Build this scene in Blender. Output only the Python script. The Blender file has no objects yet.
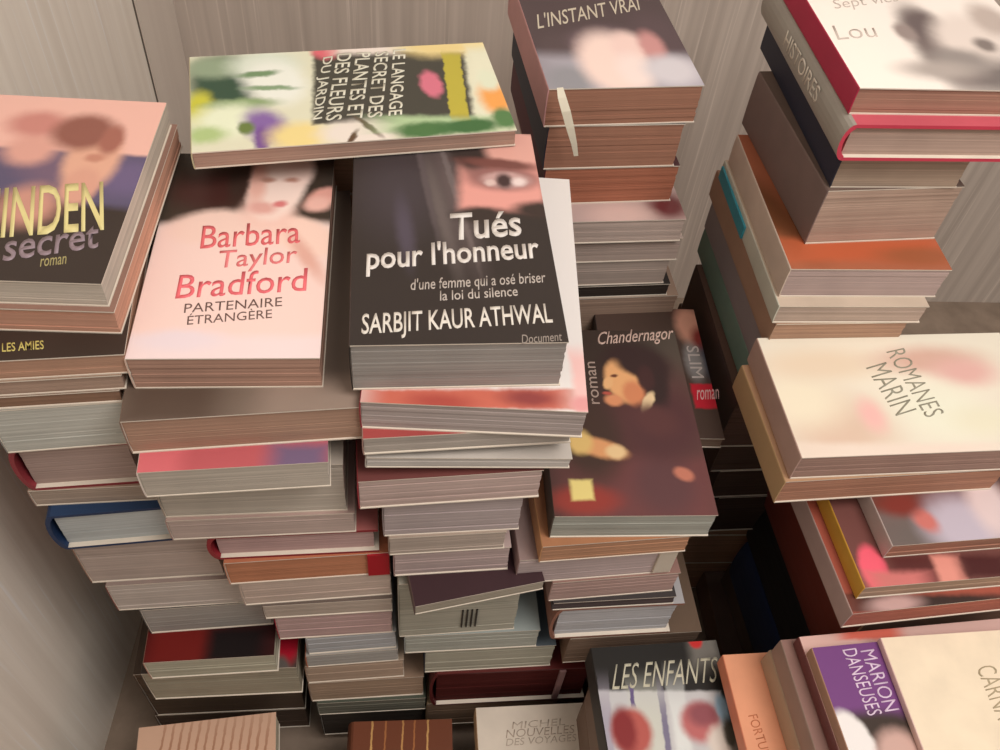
import bpy, bmesh, math, random
from mathutils import Vector, Matrix
random.seed(7)
SC = bpy.context.scene
COL = SC.collection

# ------------------------------------------------------------------ colour and materials
def lin(c):
    r = []
    for v in c:
        v = v / 255.0
        r.append(v / 12.92 if v <= 0.04045 else ((v + 0.055) / 1.055) ** 2.4)
    return (r[0], r[1], r[2], 1.0)

MATS = {}
def new_mat(name, rough=0.6, spec=0.3):
    m = bpy.data.materials.new(name)
    m.use_nodes = True
    b = m.node_tree.nodes['Principled BSDF']
    b.inputs['Roughness'].default_value = rough
    b.inputs['Specular IOR Level'].default_value = spec
    return m, m.node_tree, b

def card_mat(c, rough=0.5):
    """printed card or cloth with a little mottling"""
    k = ('card', tuple(c), rough)
    if k in MATS: return MATS[k]
    m, nt, b = new_mat('printed_card', rough, 0.35)
    tc = nt.nodes.new('ShaderNodeTexCoord')
    n = nt.nodes.new('ShaderNodeTexNoise'); n.inputs['Scale'].default_value = 45; n.inputs['Detail'].default_value = 5
    nt.links.new(tc.outputs['Object'], n.inputs['Vector'])
    mx = nt.nodes.new('ShaderNodeMix'); mx.data_type = 'RGBA'
    a = lin(c)
    mx.inputs[6].default_value = tuple(v * 0.86 for v in a[:3]) + (1,)
    mx.inputs[7].default_value = tuple(min(1, v * 1.14) for v in a[:3]) + (1,)
    nt.links.new(n.outputs['Fac'], mx.inputs[0])
    nt.links.new(mx.outputs[2], b.inputs['Base Color'])
    MATS[k] = m
    return m

def page_mat(c):
    """edges of many paper leaves: fine streaks parallel to the boards"""
    k = ('page', tuple(c))
    if k in MATS: return MATS[k]
    m, nt, b = new_mat('paper_edges', 0.9, 0.1)
    tc = nt.nodes.new('ShaderNodeTexCoord')
    mp = nt.nodes.new('ShaderNodeMapping'); mp.inputs['Scale'].default_value = (5, 5, 900)
    n = nt.nodes.new('ShaderNodeTexNoise'); n.inputs['Scale'].default_value = 1.0; n.inputs['Detail'].default_value = 4
    n2 = nt.nodes.new('ShaderNodeTexNoise'); n2.inputs['Scale'].default_value = 30; n2.inputs['Detail'].default_value = 2
    nt.links.new(tc.outputs['Object'], mp.inputs['Vector']); nt.links.new(mp.outputs['Vector'], n.inputs['Vector'])
    nt.links.new(tc.outputs['Object'], n2.inputs['Vector'])
    ad = nt.nodes.new('ShaderNodeMath'); ad.operation = 'MULTIPLY_ADD'
    nt.links.new(n2.outputs['Fac'], ad.inputs[0]); ad.inputs[1].default_value = 0.4
    nt.links.new(n.outputs['Fac'], ad.inputs[2])
    rp = nt.nodes.new('ShaderNodeMapRange')
    rp.inputs[1].default_value = 0.4; rp.inputs[2].default_value = 1.0
    nt.links.new(ad.outputs[0], rp.inputs[0])
    mx = nt.nodes.new('ShaderNodeMix'); mx.data_type = 'RGBA'
    a = lin(c)
    mx.inputs[6].default_value = tuple(v * 0.72 for v in a[:3]) + (1,)
    mx.inputs[7].default_value = tuple(min(1, v * 1.2) for v in a[:3]) + (1,)
    nt.links.new(rp.outputs[0], mx.inputs[0])
    nt.links.new(mx.outputs[2], b.inputs['Base Color'])
    bp = nt.nodes.new('ShaderNodeBump'); bp.inputs['Strength'].default_value = 0.25; bp.inputs['Distance'].default_value = 0.0004
    nt.links.new(n.outputs['Fac'], bp.inputs['Height']); nt.links.new(bp.outputs['Normal'], b.inputs['Normal'])
    MATS[k] = m
    return m

def patch_group():
    """node group: one printed patch (ellipse or rectangle) of a cover picture"""
    g = bpy.data.node_groups.new('printed_patch', 'ShaderNodeTree')
    I = g.interface
    I.new_socket('Vector', in_out='INPUT', socket_type='NodeSocketVector')
    I.new_socket('Centre', in_out='INPUT', socket_type='NodeSocketVector')
    I.new_socket('Angle', in_out='INPUT', socket_type='NodeSocketFloat')
    I.new_socket('Radius', in_out='INPUT', socket_type='NodeSocketVector')
    I.new_socket('Soft', in_out='INPUT', socket_type='NodeSocketFloat')
    I.new_socket('Square', in_out='INPUT', socket_type='NodeSocketFloat')
    I.new_socket('Below', in_out='INPUT', socket_type='NodeSocketColor')
    I.new_socket('Ink', in_out='INPUT', socket_type='NodeSocketColor')
    I.new_socket('Color', in_out='OUTPUT', socket_type='NodeSocketColor')
    N, L = g.nodes, g.links
    gi = N.new('NodeGroupInput'); go = N.new('NodeGroupOutput')
    vr = N.new('ShaderNodeVectorRotate'); vr.rotation_type = 'Z_AXIS'
    L.new(gi.outputs['Vector'], vr.inputs['Vector']); L.new(gi.outputs['Centre'], vr.inputs['Center']); L.new(gi.outputs['Angle'], vr.inputs['Angle'])
    sb = N.new('ShaderNodeVectorMath'); sb.operation = 'SUBTRACT'
    L.new(vr.outputs[0], sb.inputs[0]); L.new(gi.outputs['Centre'], sb.inputs[1])
    dv = N.new('ShaderNodeVectorMath'); dv.operation = 'DIVIDE'
    L.new(sb.outputs[0], dv.inputs[0]); L.new(gi.outputs['Radius'], dv.inputs[1])
    ab = N.new('ShaderNodeVectorMath'); ab.operation = 'ABSOLUTE'; L.new(dv.outputs[0], ab.inputs[0])
    ln = N.new('ShaderNodeVectorMath'); ln.operation = 'LENGTH'; L.new(dv.outputs[0], ln.inputs[0])
    sx = N.new('ShaderNodeSeparateXYZ'); L.new(ab.outputs[0], sx.inputs[0])
    mxm = N.new('ShaderNodeMath'); mxm.operation = 'MAXIMUM'; L.new(sx.outputs[0], mxm.inputs[0]); L.new(sx.outputs[1], mxm.inputs[1])
    mf = N.new('ShaderNodeMix'); mf.data_type = 'FLOAT'
    L.new(gi.outputs['Square'], mf.inputs[0]); L.new(ln.outputs['Value'], mf.inputs[2]); L.new(mxm.outputs[0], mf.inputs[3])
    lo = N.new('ShaderNodeMath'); lo.operation = 'SUBTRACT'; lo.inputs[0].default_value = 1.0; L.new(gi.outputs['Soft'], lo.inputs[1])
    hi = N.new('ShaderNodeMath'); hi.operation = 'ADD'; hi.inputs[0].default_value = 1.0; L.new(gi.outputs['Soft'], hi.inputs[1])
    mr = N.new('ShaderNodeMapRange'); mr.interpolation_type = 'SMOOTHSTEP'
    L.new(mf.outputs[0], mr.inputs[0]); L.new(lo.outputs[0], mr.inputs[1]); L.new(hi.outputs[0], mr.inputs[2])
    mr.inputs[3].default_value = 1.0; mr.inputs[4].default_value = 0.0
    mx = N.new('ShaderNodeMix'); mx.data_type = 'RGBA'
    L.new(mr.outputs[0], mx.inputs[0]); L.new(gi.outputs['Below'], mx.inputs[6]); L.new(gi.outputs['Ink'], mx.inputs[7])
    L.new(mx.outputs[2], go.inputs['Color'])
    return g
PATCH = patch_group()

def art_mat(base, patches, w, d, wobble=0.0012, rough=0.4):
    """cover picture printed in cover coordinates (metres from the cover's centre)"""
    m, nt, b = new_mat('cover_print', rough, 0.3)
    uv = nt.nodes.new('ShaderNodeUVMap'); uv.uv_map = 'cover'
    n = nt.nodes.new('ShaderNodeTexNoise'); n.inputs['Scale'].default_value = 160; n.inputs['Detail'].default_value = 3
    nt.links.new(uv.outputs[0], n.inputs['Vector'])
    s = nt.nodes.new('ShaderNodeVectorMath'); s.operation = 'SUBTRACT'; s.inputs[1].default_value = (0.5, 0.5, 0.5)
    nt.links.new(n.outputs['Color'], s.inputs[0])
    sc = nt.nodes.new('ShaderNodeVectorMath'); sc.operation = 'SCALE'; sc.inputs['Scale'].default_value = wobble * 2
    nt.links.new(s.outputs[0], sc.inputs[0])
    ad = nt.nodes.new('ShaderNodeVectorMath'); ad.operation = 'ADD'
    nt.links.new(uv.outputs[0], ad.inputs[0]); nt.links.new(sc.outputs[0], ad.inputs[1])
    fl = nt.nodes.new('ShaderNodeVectorMath'); fl.operation = 'MULTIPLY'; fl.inputs[1].default_value = (1, 1, 0)
    nt.links.new(ad.outputs[0], fl.inputs[0])
    prev = None
    for (kind, cx, cy, rx, ry, ang, col, soft) in patches:
        g = nt.nodes.new('ShaderNodeGroup'); g.node_tree = PATCH
        nt.links.new(fl.outputs[0], g.inputs['Vector'])
        g.inputs['Centre'].default_value = (cx, cy, 0)
        g.inputs['Angle'].default_value = -ang
        g.inputs['Radius'].default_value = (rx, ry, 1)
        g.inputs['Soft'].default_value = soft
        g.inputs['Square'].default_value = 1.0 if kind == 'r' else 0.0
        g.inputs['Ink'].default_value = lin(col)
        if prev is None: g.inputs['Below'].default_value = lin(base)
        else: nt.links.new(prev, g.inputs['Below'])
        prev = g.outputs['Color']
    nt.links.new(prev, b.inputs['Base Color'])
    return m

# ------------------------------------------------------------------ objects
def obj(name, bm, mats, parent=None, smooth=False):
    me = bpy.data.meshes.new(name)
    bmesh.ops.recalc_face_normals(bm, faces=bm.faces)
    if smooth:
        for f in bm.faces: f.smooth = True
    bm.to_mesh(me); bm.free()
    for m in (mats if isinstance(mats, (list, tuple)) else [mats]): me.materials.append(m)
    o = bpy.data.objects.new(name, me); COL.objects.link(o)
    if parent: o.parent = parent
    return o

def box(bm, x0, x1, y0, y1, z0, z1, mi=0):
    v = [bm.verts.new(p) for p in ((x0,y0,z0),(x1,y0,z0),(x1,y1,z0),(x0,y1,z0),(x0,y0,z1),(x1,y0,z1),(x1,y1,z1),(x0,y1,z1))]
    fs = []
    for idx in ((0,3,2,1),(4,5,6,7),(0,1,5,4),(1,2,6,5),(2,3,7,6),(3,0,4,7)):
        f = bm.faces.new([v[i] for i in idx]); f.material_index = mi; fs.append(f)
    return fs

def thing(name, label, cat, loc, yaw=0, roll=0, group=None):
    o = bpy.data.objects.new(name, None); COL.objects.link(o)
    o.empty_display_size = 0.02
    o.location = loc; o.rotation_euler = (0, roll, yaw)
    o['label'] = label; o['category'] = cat
    if group: o['group'] = group
    return o

def cover_mesh(w, d, h, kind, mats, spine_round):
    """wrap-around cover: front board on top, spine on the left, back board below; one closed profile swept along the book's length"""
    bm = bmesh.new()
    x0, x1 = -w/2, w/2
    if kind == 'h':
        t = min(0.0024, h*0.16); bulge = min(0.006, h*0.28)
    else:
        t = min(0.0008, h*0.1); bulge = 0.0009 + spine_round
    outer, inner = [], []
    n = 10
    outer.append((x1, h, 0)); inner.append((x1, h - t, 0))
    xs = x0 + bulge
    outer.append((xs, h, 0)); inner.append((xs + 0.0, h - t, 0))
    for i in range(1, n):
        a = math.pi * i / n
        ox = xs - bulge * math.sin(a) ** (1.0 if kind == 'h' else 0.45)
        oz = h/2 + math.cos(a) * h/2
        outer.append((ox, oz, 1)); inner.append((ox + t, h/2 + math.cos(a) * (h/2 - t), 1))
    outer.append((xs, 0, 2)); inner.append((xs, t, 2))
    outer.append((x1, 0, 2)); inner.append((x1, t, 2))
    ny = 4
    m = len(outer)
    parts = []
    # runs of profile points: front board, spine, back board
    for lo, hi, inner_slot in ((0, 1, 1), (1, m - 2, 0), (m - 2, m - 1, 1)):
        bm = bmesh.new()
        ro, ri = [], []
        for j in range(ny + 1):
            y = -d/2 + d * j / ny
            ro.append([bm.verts.new((p[0], y, p[1])) for p in outer[lo:hi + 1]])
            ri.append([bm.verts.new((p[0], y, p[1])) for p in inner[lo:hi + 1]])
        n = hi - lo
        for j in range(ny):
            for i in range(n):
                bm.faces.new((ro[j][i], ro[j][i+1], ro[j+1][i+1], ro[j+1][i])).material_index = 0
                bm.faces.new((ri[j][i+1], ri[j][i], ri[j+1][i], ri[j+1][i+1])).material_index = 1
            for i in (0, n):
                bm.faces.new((ro[j][i], ro[j+1][i], ri[j+1][i], ri[j][i])).material_index = 2
        for j in (0, ny):
            for i in range(n):
                bm.faces.new((ro[j][i], ro[j][i+1], ri[j][i+1], ri[j][i])).material_index = 2
        uvl = bm.loops.layers.uv.new('cover')
        for f in bm.faces:
            for l in f.loops: l[uvl].uv = (l.vert.co.x, l.vert.co.y)
        parts.append(bm)
    return parts, t, bulge

def page_mesh(w, d, h, kind, t, bulge):
    bm = bmesh.new()
    ov = 0.003 if kind == 'h' else 0.0004
    x0 = -w/2 + (bulge if kind == 'h' else t + 0.0003); x1 = w/2 - ov
    y0 = -d/2 + ov; y1 = d/2 - ov
    z0, z1 = t, h - t
    n = max(2, min(9, int((z1 - z0) / 0.0032)))
    cuts = sorted([0.0, 1.0] + [(i + random.uniform(-.3, .3)) / n for i in range(1, n)])
    for a, b in zip(cuts[:-1], cuts[1:]):
        e = random.uniform(0, 0.0006); g = random.uniform(0, 0.0006)
        box(bm, x0, x1 - g, y0 + e, y1 - e, z0 + (z1 - z0) * a, z0 + (z1 - z0) * b)
    return bm

def lettering(name, text, parent, col, bl, br, tl, z, bold=0.0, shear=0.0, align_spacing=1.0):
    """raised print: the string fitted to the box bl-br-tl on the cover (cover coordinates)"""
    cu = bpy.data.curves.new(name, 'FONT')
    cu.body = text; cu.size = 1.0; cu.offset = bold; cu.shear = shear; cu.resolution_u = 3
    cu.space_character = align_spacing
    tmp = bpy.data.objects.new('tmp', cu); COL.objects.link(tmp)
    dg = bpy.context.evaluated_depsgraph_get()
    me = bpy.data.meshes.new_from_object(tmp.evaluated_get(dg))
    bpy.data.objects.remove(tmp); bpy.data.curves.remove(cu)
    xs = [v.co.x for v in me.vertices]; ys = [v.co.y for v in me.vertices]
    ax, bx, ay, by = min(xs), max(xs), min(ys), max(ys)
    BL, BR, TL = Vector(bl), Vector(br), Vector(tl)
    for v in me.vertices:
        u = (v.co.x - ax) / (bx - ax); q = (v.co.y - ay) / (by - ay)
        p = BL + (BR - BL) * u + (TL - BL) * q
        v.co = (p.x, p.y, z)
    me.materials.clear(); me.materials.append(card_mat(col, 0.4))
    bm = bmesh.new(); bm.from_mesh(me)
    r = bmesh.ops.extrude_face_region(bm, geom=bm.faces[:])
    bmesh.ops.translate(bm, verts=[e for e in r['geom'] if isinstance(e, bmesh.types.BMVert)], vec=(0, 0, 0.00012))
    bmesh.ops.recalc_face_normals(bm, faces=bm.faces)
    bm.to_mesh(me); bm.free()
    o = bpy.data.objects.new(name, me); COL.objects.link(o); o.parent = parent
    return o

def side_lettering(name, text, parent, col, y0, y1, z0, z1, x, bold=0.0):
    """print on the left-hand spine, reading along it"""
    o = lettering(name, text, parent, col, (0, 0), (1, 0), (0, 1), 0, bold)
    for v in o.data.vertices:
        p = v.co.copy()
        v.co = (x - p.z, y1 + (y0 - y1) * p.x, z0 + (z1 - z0) * p.y)
    return o

def make_book(B):
    kind = B['kind']
    w, d, h = B['w'], B['d'], B['h']
    root = thing('hardcover_book' if kind == 'h' else 'paperback_book', B['label'], 'book', B['loc'], B['yaw'], B.get('roll', 0), B['group'])
    top, spine, back, pg = B['cols']
    if B.get('art'):
        mt = art_mat(top, B['art'], w, d, B.get('wobble', 0.0012))
    else:
        mt = card_mat(top)
    (fb, sb, bb), t, bulge = cover_mesh(w, d, h, kind, None, B.get('sround', 0.0))
    paper = card_mat((225, 215, 200), 0.8); edge = card_mat(B.get('edge', spine))
    rim = edge if kind == 'h' else paper
    cov = obj('front_cover', fb, [mt, paper, rim], root)
    spn = obj('spine', sb, [card_mat(spine), edge if kind == 'h' else paper, edge], root)
    obj('back_cover', bb, [card_mat(back), paper, rim], root)
    pb = obj('page_block', page_mesh(w, d, h, kind, t, bulge), page_mat(pg), root)
    for T in B.get('texts', []):
        lettering(T['name'], T['s'], cov, T['col'], T['bl'], T['br'], T['tl'], h + 0.00004, T.get('bold', 0.0), T.get('shear', 0.0))
    for T in B.get('spine_text', []):
        side_lettering('spine_title', T['s'], spn, T['col'], T['y0'], T['y1'], T['z0'], T['z1'], -w/2 - 0.00005, 0.01)
    for Fp in B.get('extras', []):
        e = bmesh.new(); box(e, *Fp['box'])
        bmesh.ops.bevel(e, geom=e.edges[:], offset=0.0003, segments=1, affect='EDGES')
        o = obj(Fp['name'], e, card_mat(Fp['col']), root); o['label'] = Fp['label']
    return root

# ------------------------------------------------------------------ the books (metres; z = 0 is the floor)
BOOKS = [
    {'label': 'dark novel with a pink clad woman and yellow title, topmost in the left wall stack', 'group': 'books in the left wall stack', 'kind': 'p', 'loc': (-0.2021, 0.3985, 0.56), 'yaw': -0.0262, 'w': 0.105, 'd': 0.152, 'h': 0.016, 'cols': ((57, 48, 45), (69, 58, 53), (69, 58, 53), (200, 190, 177)), 'art': [('r', 0.0104, 0.0475, 0.0756, 0.0368, 0.081, (240, 190, 176), 0.12), ('r', 0.0138, -0.0049, 0.0707, 0.0306, -0.037, (96, 88, 116), 0.08), ('e', 0.0466, 0.005, 0.0156, 0.0139, 0.0, (112, 98, 134), 0.6), ('e', 0.0099, 0.0093, 0.0205, 0.0106, 0.0, (120, 98, 120), 0.6), ('r', 0.031, -0.0674, 0.0699, 0.049, -0.088, (60, 50, 45), 0.08), ('e', -0.0105, 0.0255, 0.0135, 0.0129, 0.0, (224, 168, 154), 0.5), ('e', -0.0131, 0.0494, 0.0161, 0.0117, 0.0, (206, 140, 130), 0.5), ('e', 0.002, -0.0204, 0.0148, 0.0164, 0.0, (205, 150, 135), 0.5), ('e', 0.0242, 0.0191, 0.0147, 0.027, 0.0, (228, 176, 152), 0.3), ('e', 0.0135, 0.044, 0.0172, 0.0163, 0.175, (150, 96, 84), 0.35), ('e', 0.0304, 0.0378, 0.0065, 0.0132, 0.0, (168, 108, 94), 0.4), ('e', 0.0237, -0.0034, 0.0096, 0.0153, 0.0, (220, 165, 145), 0.3), ('e', 0.0253, 0.021, 0.0052, 0.0036, 0.0, (200, 140, 120), 0.6)], 'texts': [{'name': 'title', 's': 'MINDEN', 'col': (226, 214, 150), 'bl': (-0.0165, -0.0484), 'br': (0.0444, -0.0373), 'tl': (-0.0263, -0.0101), 'bold': 0.012}, {'name': 'title', 's': 'secret', 'col': (150, 132, 140), 'bl': (0.0025, -0.0632), 'br': (0.0448, -0.0508), 'tl': (-0.001, -0.046), 'bold': 0.012}, {'name': 'subtitle', 's': 'roman', 'col': (170, 160, 110), 'bl': (0.0211, -0.0658), 'br': (0.0326, -0.0631), 'tl': (0.02, -0.0602), 'bold': 0}]},
    {'label': 'thick paperback with salmon page edges, second from top of left wall stack', 'group': 'books in the left wall stack', 'kind': 'p', 'loc': (-0.2032, 0.3977, 0.5438), 'yaw': -0.0262, 'w': 0.113, 'd': 0.157, 'h': 0.0162, 'cols': ((146, 113, 100), (146, 113, 100), (146, 113, 100), (203, 155, 133))},
    {'label': 'tan paged book with a dark lettered cover, third from top of left wall stack', 'group': 'books in the left wall stack', 'kind': 'p', 'loc': (-0.2073, 0.3741, 0.529), 'yaw': 0.0873, 'w': 0.112, 'd': 0.15, 'h': 0.0148, 'cols': ((60, 47, 40), (87, 67, 55), (87, 67, 55), (185, 147, 125)), 'texts': [{'name': 'author_name', 's': 'LES AMIES', 'col': (205, 190, 110), 'bl': (-0.0021, -0.0693), 'br': (0.0173, -0.0688), 'tl': (-0.0033, -0.0633), 'bold': 0.01}]},
    {'label': 'grey tan paged paperback, fourth from top of left wall stack', 'group': 'books in the left wall stack', 'kind': 'p', 'loc': (-0.211, 0.3729, 0.5176), 'yaw': 0.0873, 'w': 0.11, 'd': 0.15, 'h': 0.0114, 'cols': ((147, 121, 104), (147, 121, 104), (147, 121, 104), (171, 146, 130))},
    {'label': 'thin brown covered book, fifth from top of left wall stack', 'group': 'books in the left wall stack', 'kind': 'p', 'loc': (-0.2136, 0.3722, 0.5075), 'yaw': 0.0873, 'w': 0.108, 'd': 0.15, 'h': 0.0101, 'cols': ((116, 85, 70), (92, 67, 55), (92, 67, 55), (144, 114, 95))},
    {'label': 'thick pale grey paged paperback, sixth from top of left wall stack', 'group': 'books in the left wall stack', 'kind': 'p', 'loc': (-0.1959, 0.3825, 0.47), 'yaw': 0.1023, 'w': 0.071, 'd': 0.168, 'h': 0.0375, 'cols': ((149, 146, 139), (140, 138, 133), (140, 138, 133), (193, 193, 185))},
    {'label': 'red hardcover with a rounded red spine, seventh from top of left wall stack', 'group': 'books in the left wall stack', 'kind': 'h', 'loc': (-0.1996, 0.3839, 0.4283), 'yaw': 0.0829, 'w': 0.0675, 'd': 0.168, 'h': 0.0417, 'cols': ((163, 101, 96), (140, 52, 59), (140, 52, 59), (175, 153, 145))},
    {'label': 'slim tan paged book, eighth from top of left wall stack', 'group': 'books in the left wall stack', 'kind': 'p', 'loc': (-0.1958, 0.3833, 0.4116), 'yaw': 0.056, 'w': 0.0699, 'd': 0.168, 'h': 0.0167, 'cols': ((167, 141, 124), (157, 131, 118), (157, 131, 118), (175, 157, 143))},
    {'label': 'blue hardcover with pale blue page edges, ninth from top of left wall stack', 'group': 'books in the left wall stack', 'kind': 'h', 'loc': (-0.1937, 0.3766, 0.3718), 'yaw': 0.0926, 'w': 0.0725, 'd': 0.168, 'h': 0.0398, 'cols': ((39, 61, 94), (31, 52, 88), (31, 52, 88), (190, 195, 195))},
    {'label': 'book with pinkish grey page edges, tenth from top of left wall stack', 'group': 'books in the left wall stack', 'kind': 'p', 'loc': (-0.1807, 0.3844, 0.3103), 'yaw': 0.0559, 'w': 0.0888, 'd': 0.168, 'h': 0.0614, 'cols': ((138, 119, 107), (145, 107, 89), (145, 107, 89), (186, 170, 161))},
    {'label': 'pale paged book with red brown spine, eleventh from top of left wall stack', 'group': 'books in the left wall stack', 'kind': 'p', 'loc': (-0.1652, 0.3821, 0.2722), 'yaw': 0.0533, 'w': 0.1013, 'd': 0.168, 'h': 0.0382, 'cols': ((148, 131, 124), (133, 69, 62), (133, 69, 62), (194, 183, 175))},
    {'label': 'grey paperback with a lettered dark edge, twelfth from top of left wall stack', 'group': 'books in the left wall stack', 'kind': 'p', 'loc': (-0.1571, 0.3819, 0.2327), 'yaw': 0.0618, 'w': 0.0902, 'd': 0.168, 'h': 0.0394, 'cols': ((80, 76, 74), (90, 86, 84), (90, 86, 84), (165, 159, 153))},
    {'label': 'dark red and black covered book, thirteenth from top of left wall stack', 'group': 'books in the left wall stack', 'kind': 'p', 'loc': (-0.1549, 0.3585, 0.2016), 'yaw': 0.0413, 'w': 0.0951, 'd': 0.168, 'h': 0.0311, 'cols': ((52, 18, 19), (165, 122, 105), (199, 190, 173), (179, 176, 158)), 'art': [('r', -0.022, -0.0718, 0.0248, 0.0174, -0.063, (112, 26, 22), 0.5), ('r', 0.0183, -0.0743, 0.0206, 0.0127, -0.063, (22, 14, 16), 0.4), ('r', 0.0034, -0.0934, 0.0577, 0.0038, -0.066, (150, 120, 90), 0.5)]},
    {'label': 'green edged book with red and grey cover corner, fourteenth from top of left wall stack', 'group': 'books in the left wall stack', 'kind': 'p', 'loc': (-0.1515, 0.362, 0.1479), 'yaw': 0.0231, 'w': 0.1179, 'd': 0.168, 'h': 0.0537, 'cols': ((69, 62, 57), (59, 55, 49), (59, 55, 49), (159, 153, 136)), 'art': [('e', 0.0471, -0.0614, 0.0141, 0.0217, 0.0, (170, 22, 44), 0.3), ('e', 0.0452, -0.0872, 0.0092, 0.0128, 0.0, (96, 88, 84), 0.3), ('r', 0.0629, -0.0785, 0.0031, 0.0243, -0.046, (190, 60, 60), 0.3)]},
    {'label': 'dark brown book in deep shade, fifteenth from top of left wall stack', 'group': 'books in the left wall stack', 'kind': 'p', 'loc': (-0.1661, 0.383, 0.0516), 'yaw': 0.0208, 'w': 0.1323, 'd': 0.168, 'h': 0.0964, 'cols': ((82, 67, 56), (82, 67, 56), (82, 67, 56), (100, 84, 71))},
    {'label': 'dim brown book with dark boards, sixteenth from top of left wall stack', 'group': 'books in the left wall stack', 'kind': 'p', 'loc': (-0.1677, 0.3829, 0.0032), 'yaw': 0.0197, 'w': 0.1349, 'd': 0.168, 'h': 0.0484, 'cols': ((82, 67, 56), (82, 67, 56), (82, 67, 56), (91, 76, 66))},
    {'label': 'pink novel with a bare shouldered woman and red author name on its cover', 'group': 'books in the stack under the pink novel', 'kind': 'p', 'loc': (-0.0989, 0.3884, 0.5171), 'yaw': 0.0175, 'w': 0.0973, 'd': 0.168, 'h': 0.0239, 'cols': ((243, 217, 210), (219, 191, 174), (228, 215, 202), (181, 145, 128)), 'art': [('r', -0.002, 0.0688, 0.0839, 0.0494, 0.028, (66, 56, 48), 0.1), ('e', -0.0222, 0.0491, 0.0232, 0.0188, 0.0, (70, 40, 36), 0.5), ('e', -0.0147, -0.0573, 0.0611, 0.082, 0.0, (246, 216, 208), 0.06), ('e', 0.0219, -0.0645, 0.0513, 0.0792, 0.0, (246, 216, 208), 0.06), ('r', 0.0015, -0.0645, 0.0762, 0.0428, -0.001, (246, 216, 208), 0.1), ('e', -0.0169, 0.0167, 0.0257, 0.014, 0.175, (246, 214, 202), 0.3), ('e', 0.034, 0.0089, 0.0226, 0.0138, -0.663, (248, 214, 200), 0.25), ('e', 0.0613, 0.0288, 0.0141, 0.0417, 0.349, (62, 54, 48), 0.2), ('e', 0.0124, 0.0296, 0.015, 0.018, 0.0, (246, 208, 196), 0.4), ('e', 0.0161, 0.0538, 0.0166, 0.0305, -0.14, (252, 228, 218), 0.2), ('e', 0.004, 0.0573, 0.0053, 0.0211, 0.0, (240, 190, 176), 0.6), ('e', 0.0282, 0.0696, 0.0085, 0.0158, 0.0, (250, 222, 212), 0.4), ('e', 0.0086, 0.0332, 0.0081, 0.0054, -0.175, (230, 176, 166), 0.6), ('e', 0.0187, 0.037, 0.0041, 0.0028, 0.175, (222, 132, 132), 0.6), ('e', 0.0097, 0.0593, 0.0042, 0.0024, 0.0, (200, 150, 134), 0.7), ('e', 0.024, 0.0597, 0.0042, 0.0024, 0.0, (200, 150, 134), 0.7), ('e', 0.0453, 0.045, 0.0107, 0.0075, 0.559, (230, 170, 158), 0.4), ('e', 0.0409, 0.0375, 0.0082, 0.0064, 0.349, (240, 190, 178), 0.5), ('e', -0.0073, 0.0628, 0.0059, 0.0253, 0.0, (62, 46, 40), 0.5), ('e', 0.0368, -0.0079, 0.0044, 0.0198, 0.489, (226, 176, 162), 0.8), ('r', 0.0006, -0.0783, 0.0648, 0.0096, -0.005, (242, 222, 222), 0.5), ('e', -0.0228, -0.0714, 0.0199, 0.007, 0.0, (236, 220, 226), 0.6)], 'texts': [{'name': 'author_name', 's': 'Barbara', 'col': (232, 112, 116), 'bl': (-0.0221, -0.0028), 'br': (0.0327, 0.0029), 'tl': (-0.0231, 0.0166), 'bold': 0.004}, {'name': 'author_name', 's': 'Taylor', 'col': (236, 128, 130), 'bl': (-0.0108, -0.0228), 'br': (0.0319, -0.0177), 'tl': (-0.011, -0.0043), 'bold': 0.004}, {'name': 'author_name', 's': 'Bradford', 'col': (236, 112, 120), 'bl': (-0.0297, -0.042), 'br': (0.0386, -0.0357), 'tl': (-0.0299, -0.0237), 'bold': 0.004}, {'name': 'title', 's': 'PARTENAIRE', 'col': (110, 86, 80), 'bl': (-0.0236, -0.0523), 'br': (0.0266, -0.0471), 'tl': (-0.024, -0.0457), 'bold': -0.004}, {'name': 'title', 's': 'ÉTRANGÈRE', 'col': (110, 86, 80), 'bl': (-0.0208, -0.0609), 'br': (0.0221, -0.0559), 'tl': (-0.0214, -0.053), 'bold': -0.004}]},
    {'label': "tan paged book with grey brown cover, second from top of pink novel's stack", 'group': 'books in the stack under the pink novel', 'kind': 'p', 'loc': (-0.0964, 0.3757, 0.4888), 'yaw': 0.0835, 'w': 0.1218, 'd': 0.178, 'h': 0.0283, 'cols': ((120, 105, 94), (137, 113, 99), (137, 113, 99), (178, 146, 126)), 'art': [('r', -0.0366, -0.078, 0.0251, 0.0133, -0.078, (92, 76, 66), 0.5), ('r', 0.0398, -0.0793, 0.0313, 0.0135, -0.077, (150, 132, 120), 0.4)]},
    {'label': "white paged book with pink cover, third from top of pink novel's stack", 'group': 'books in the stack under the pink novel', 'kind': 'p', 'loc': (-0.1015, 0.357, 0.4647), 'yaw': 0.0674, 'w': 0.0992, 'd': 0.168, 'h': 0.0242, 'cols': ((193, 97, 102), (223, 210, 202), (59, 50, 49), (192, 183, 171)), 'art': [('r', -0.0426, -0.0801, 0.0153, 0.0103, -0.07, (216, 112, 118), 0.5), ('r', 0.0348, -0.0804, 0.0159, 0.0091, -0.069, (120, 100, 130), 0.6)]},
    {'label': "pale grey paged book, fourth from top of pink novel's stack", 'group': 'books in the stack under the pink novel', 'kind': 'p', 'loc': (-0.0981, 0.3739, 0.4133), 'yaw': 0.0389, 'w': 0.1082, 'd': 0.168, 'h': 0.0504, 'cols': ((189, 178, 166), (168, 155, 142), (118, 105, 97), (193, 184, 172))},
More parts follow.
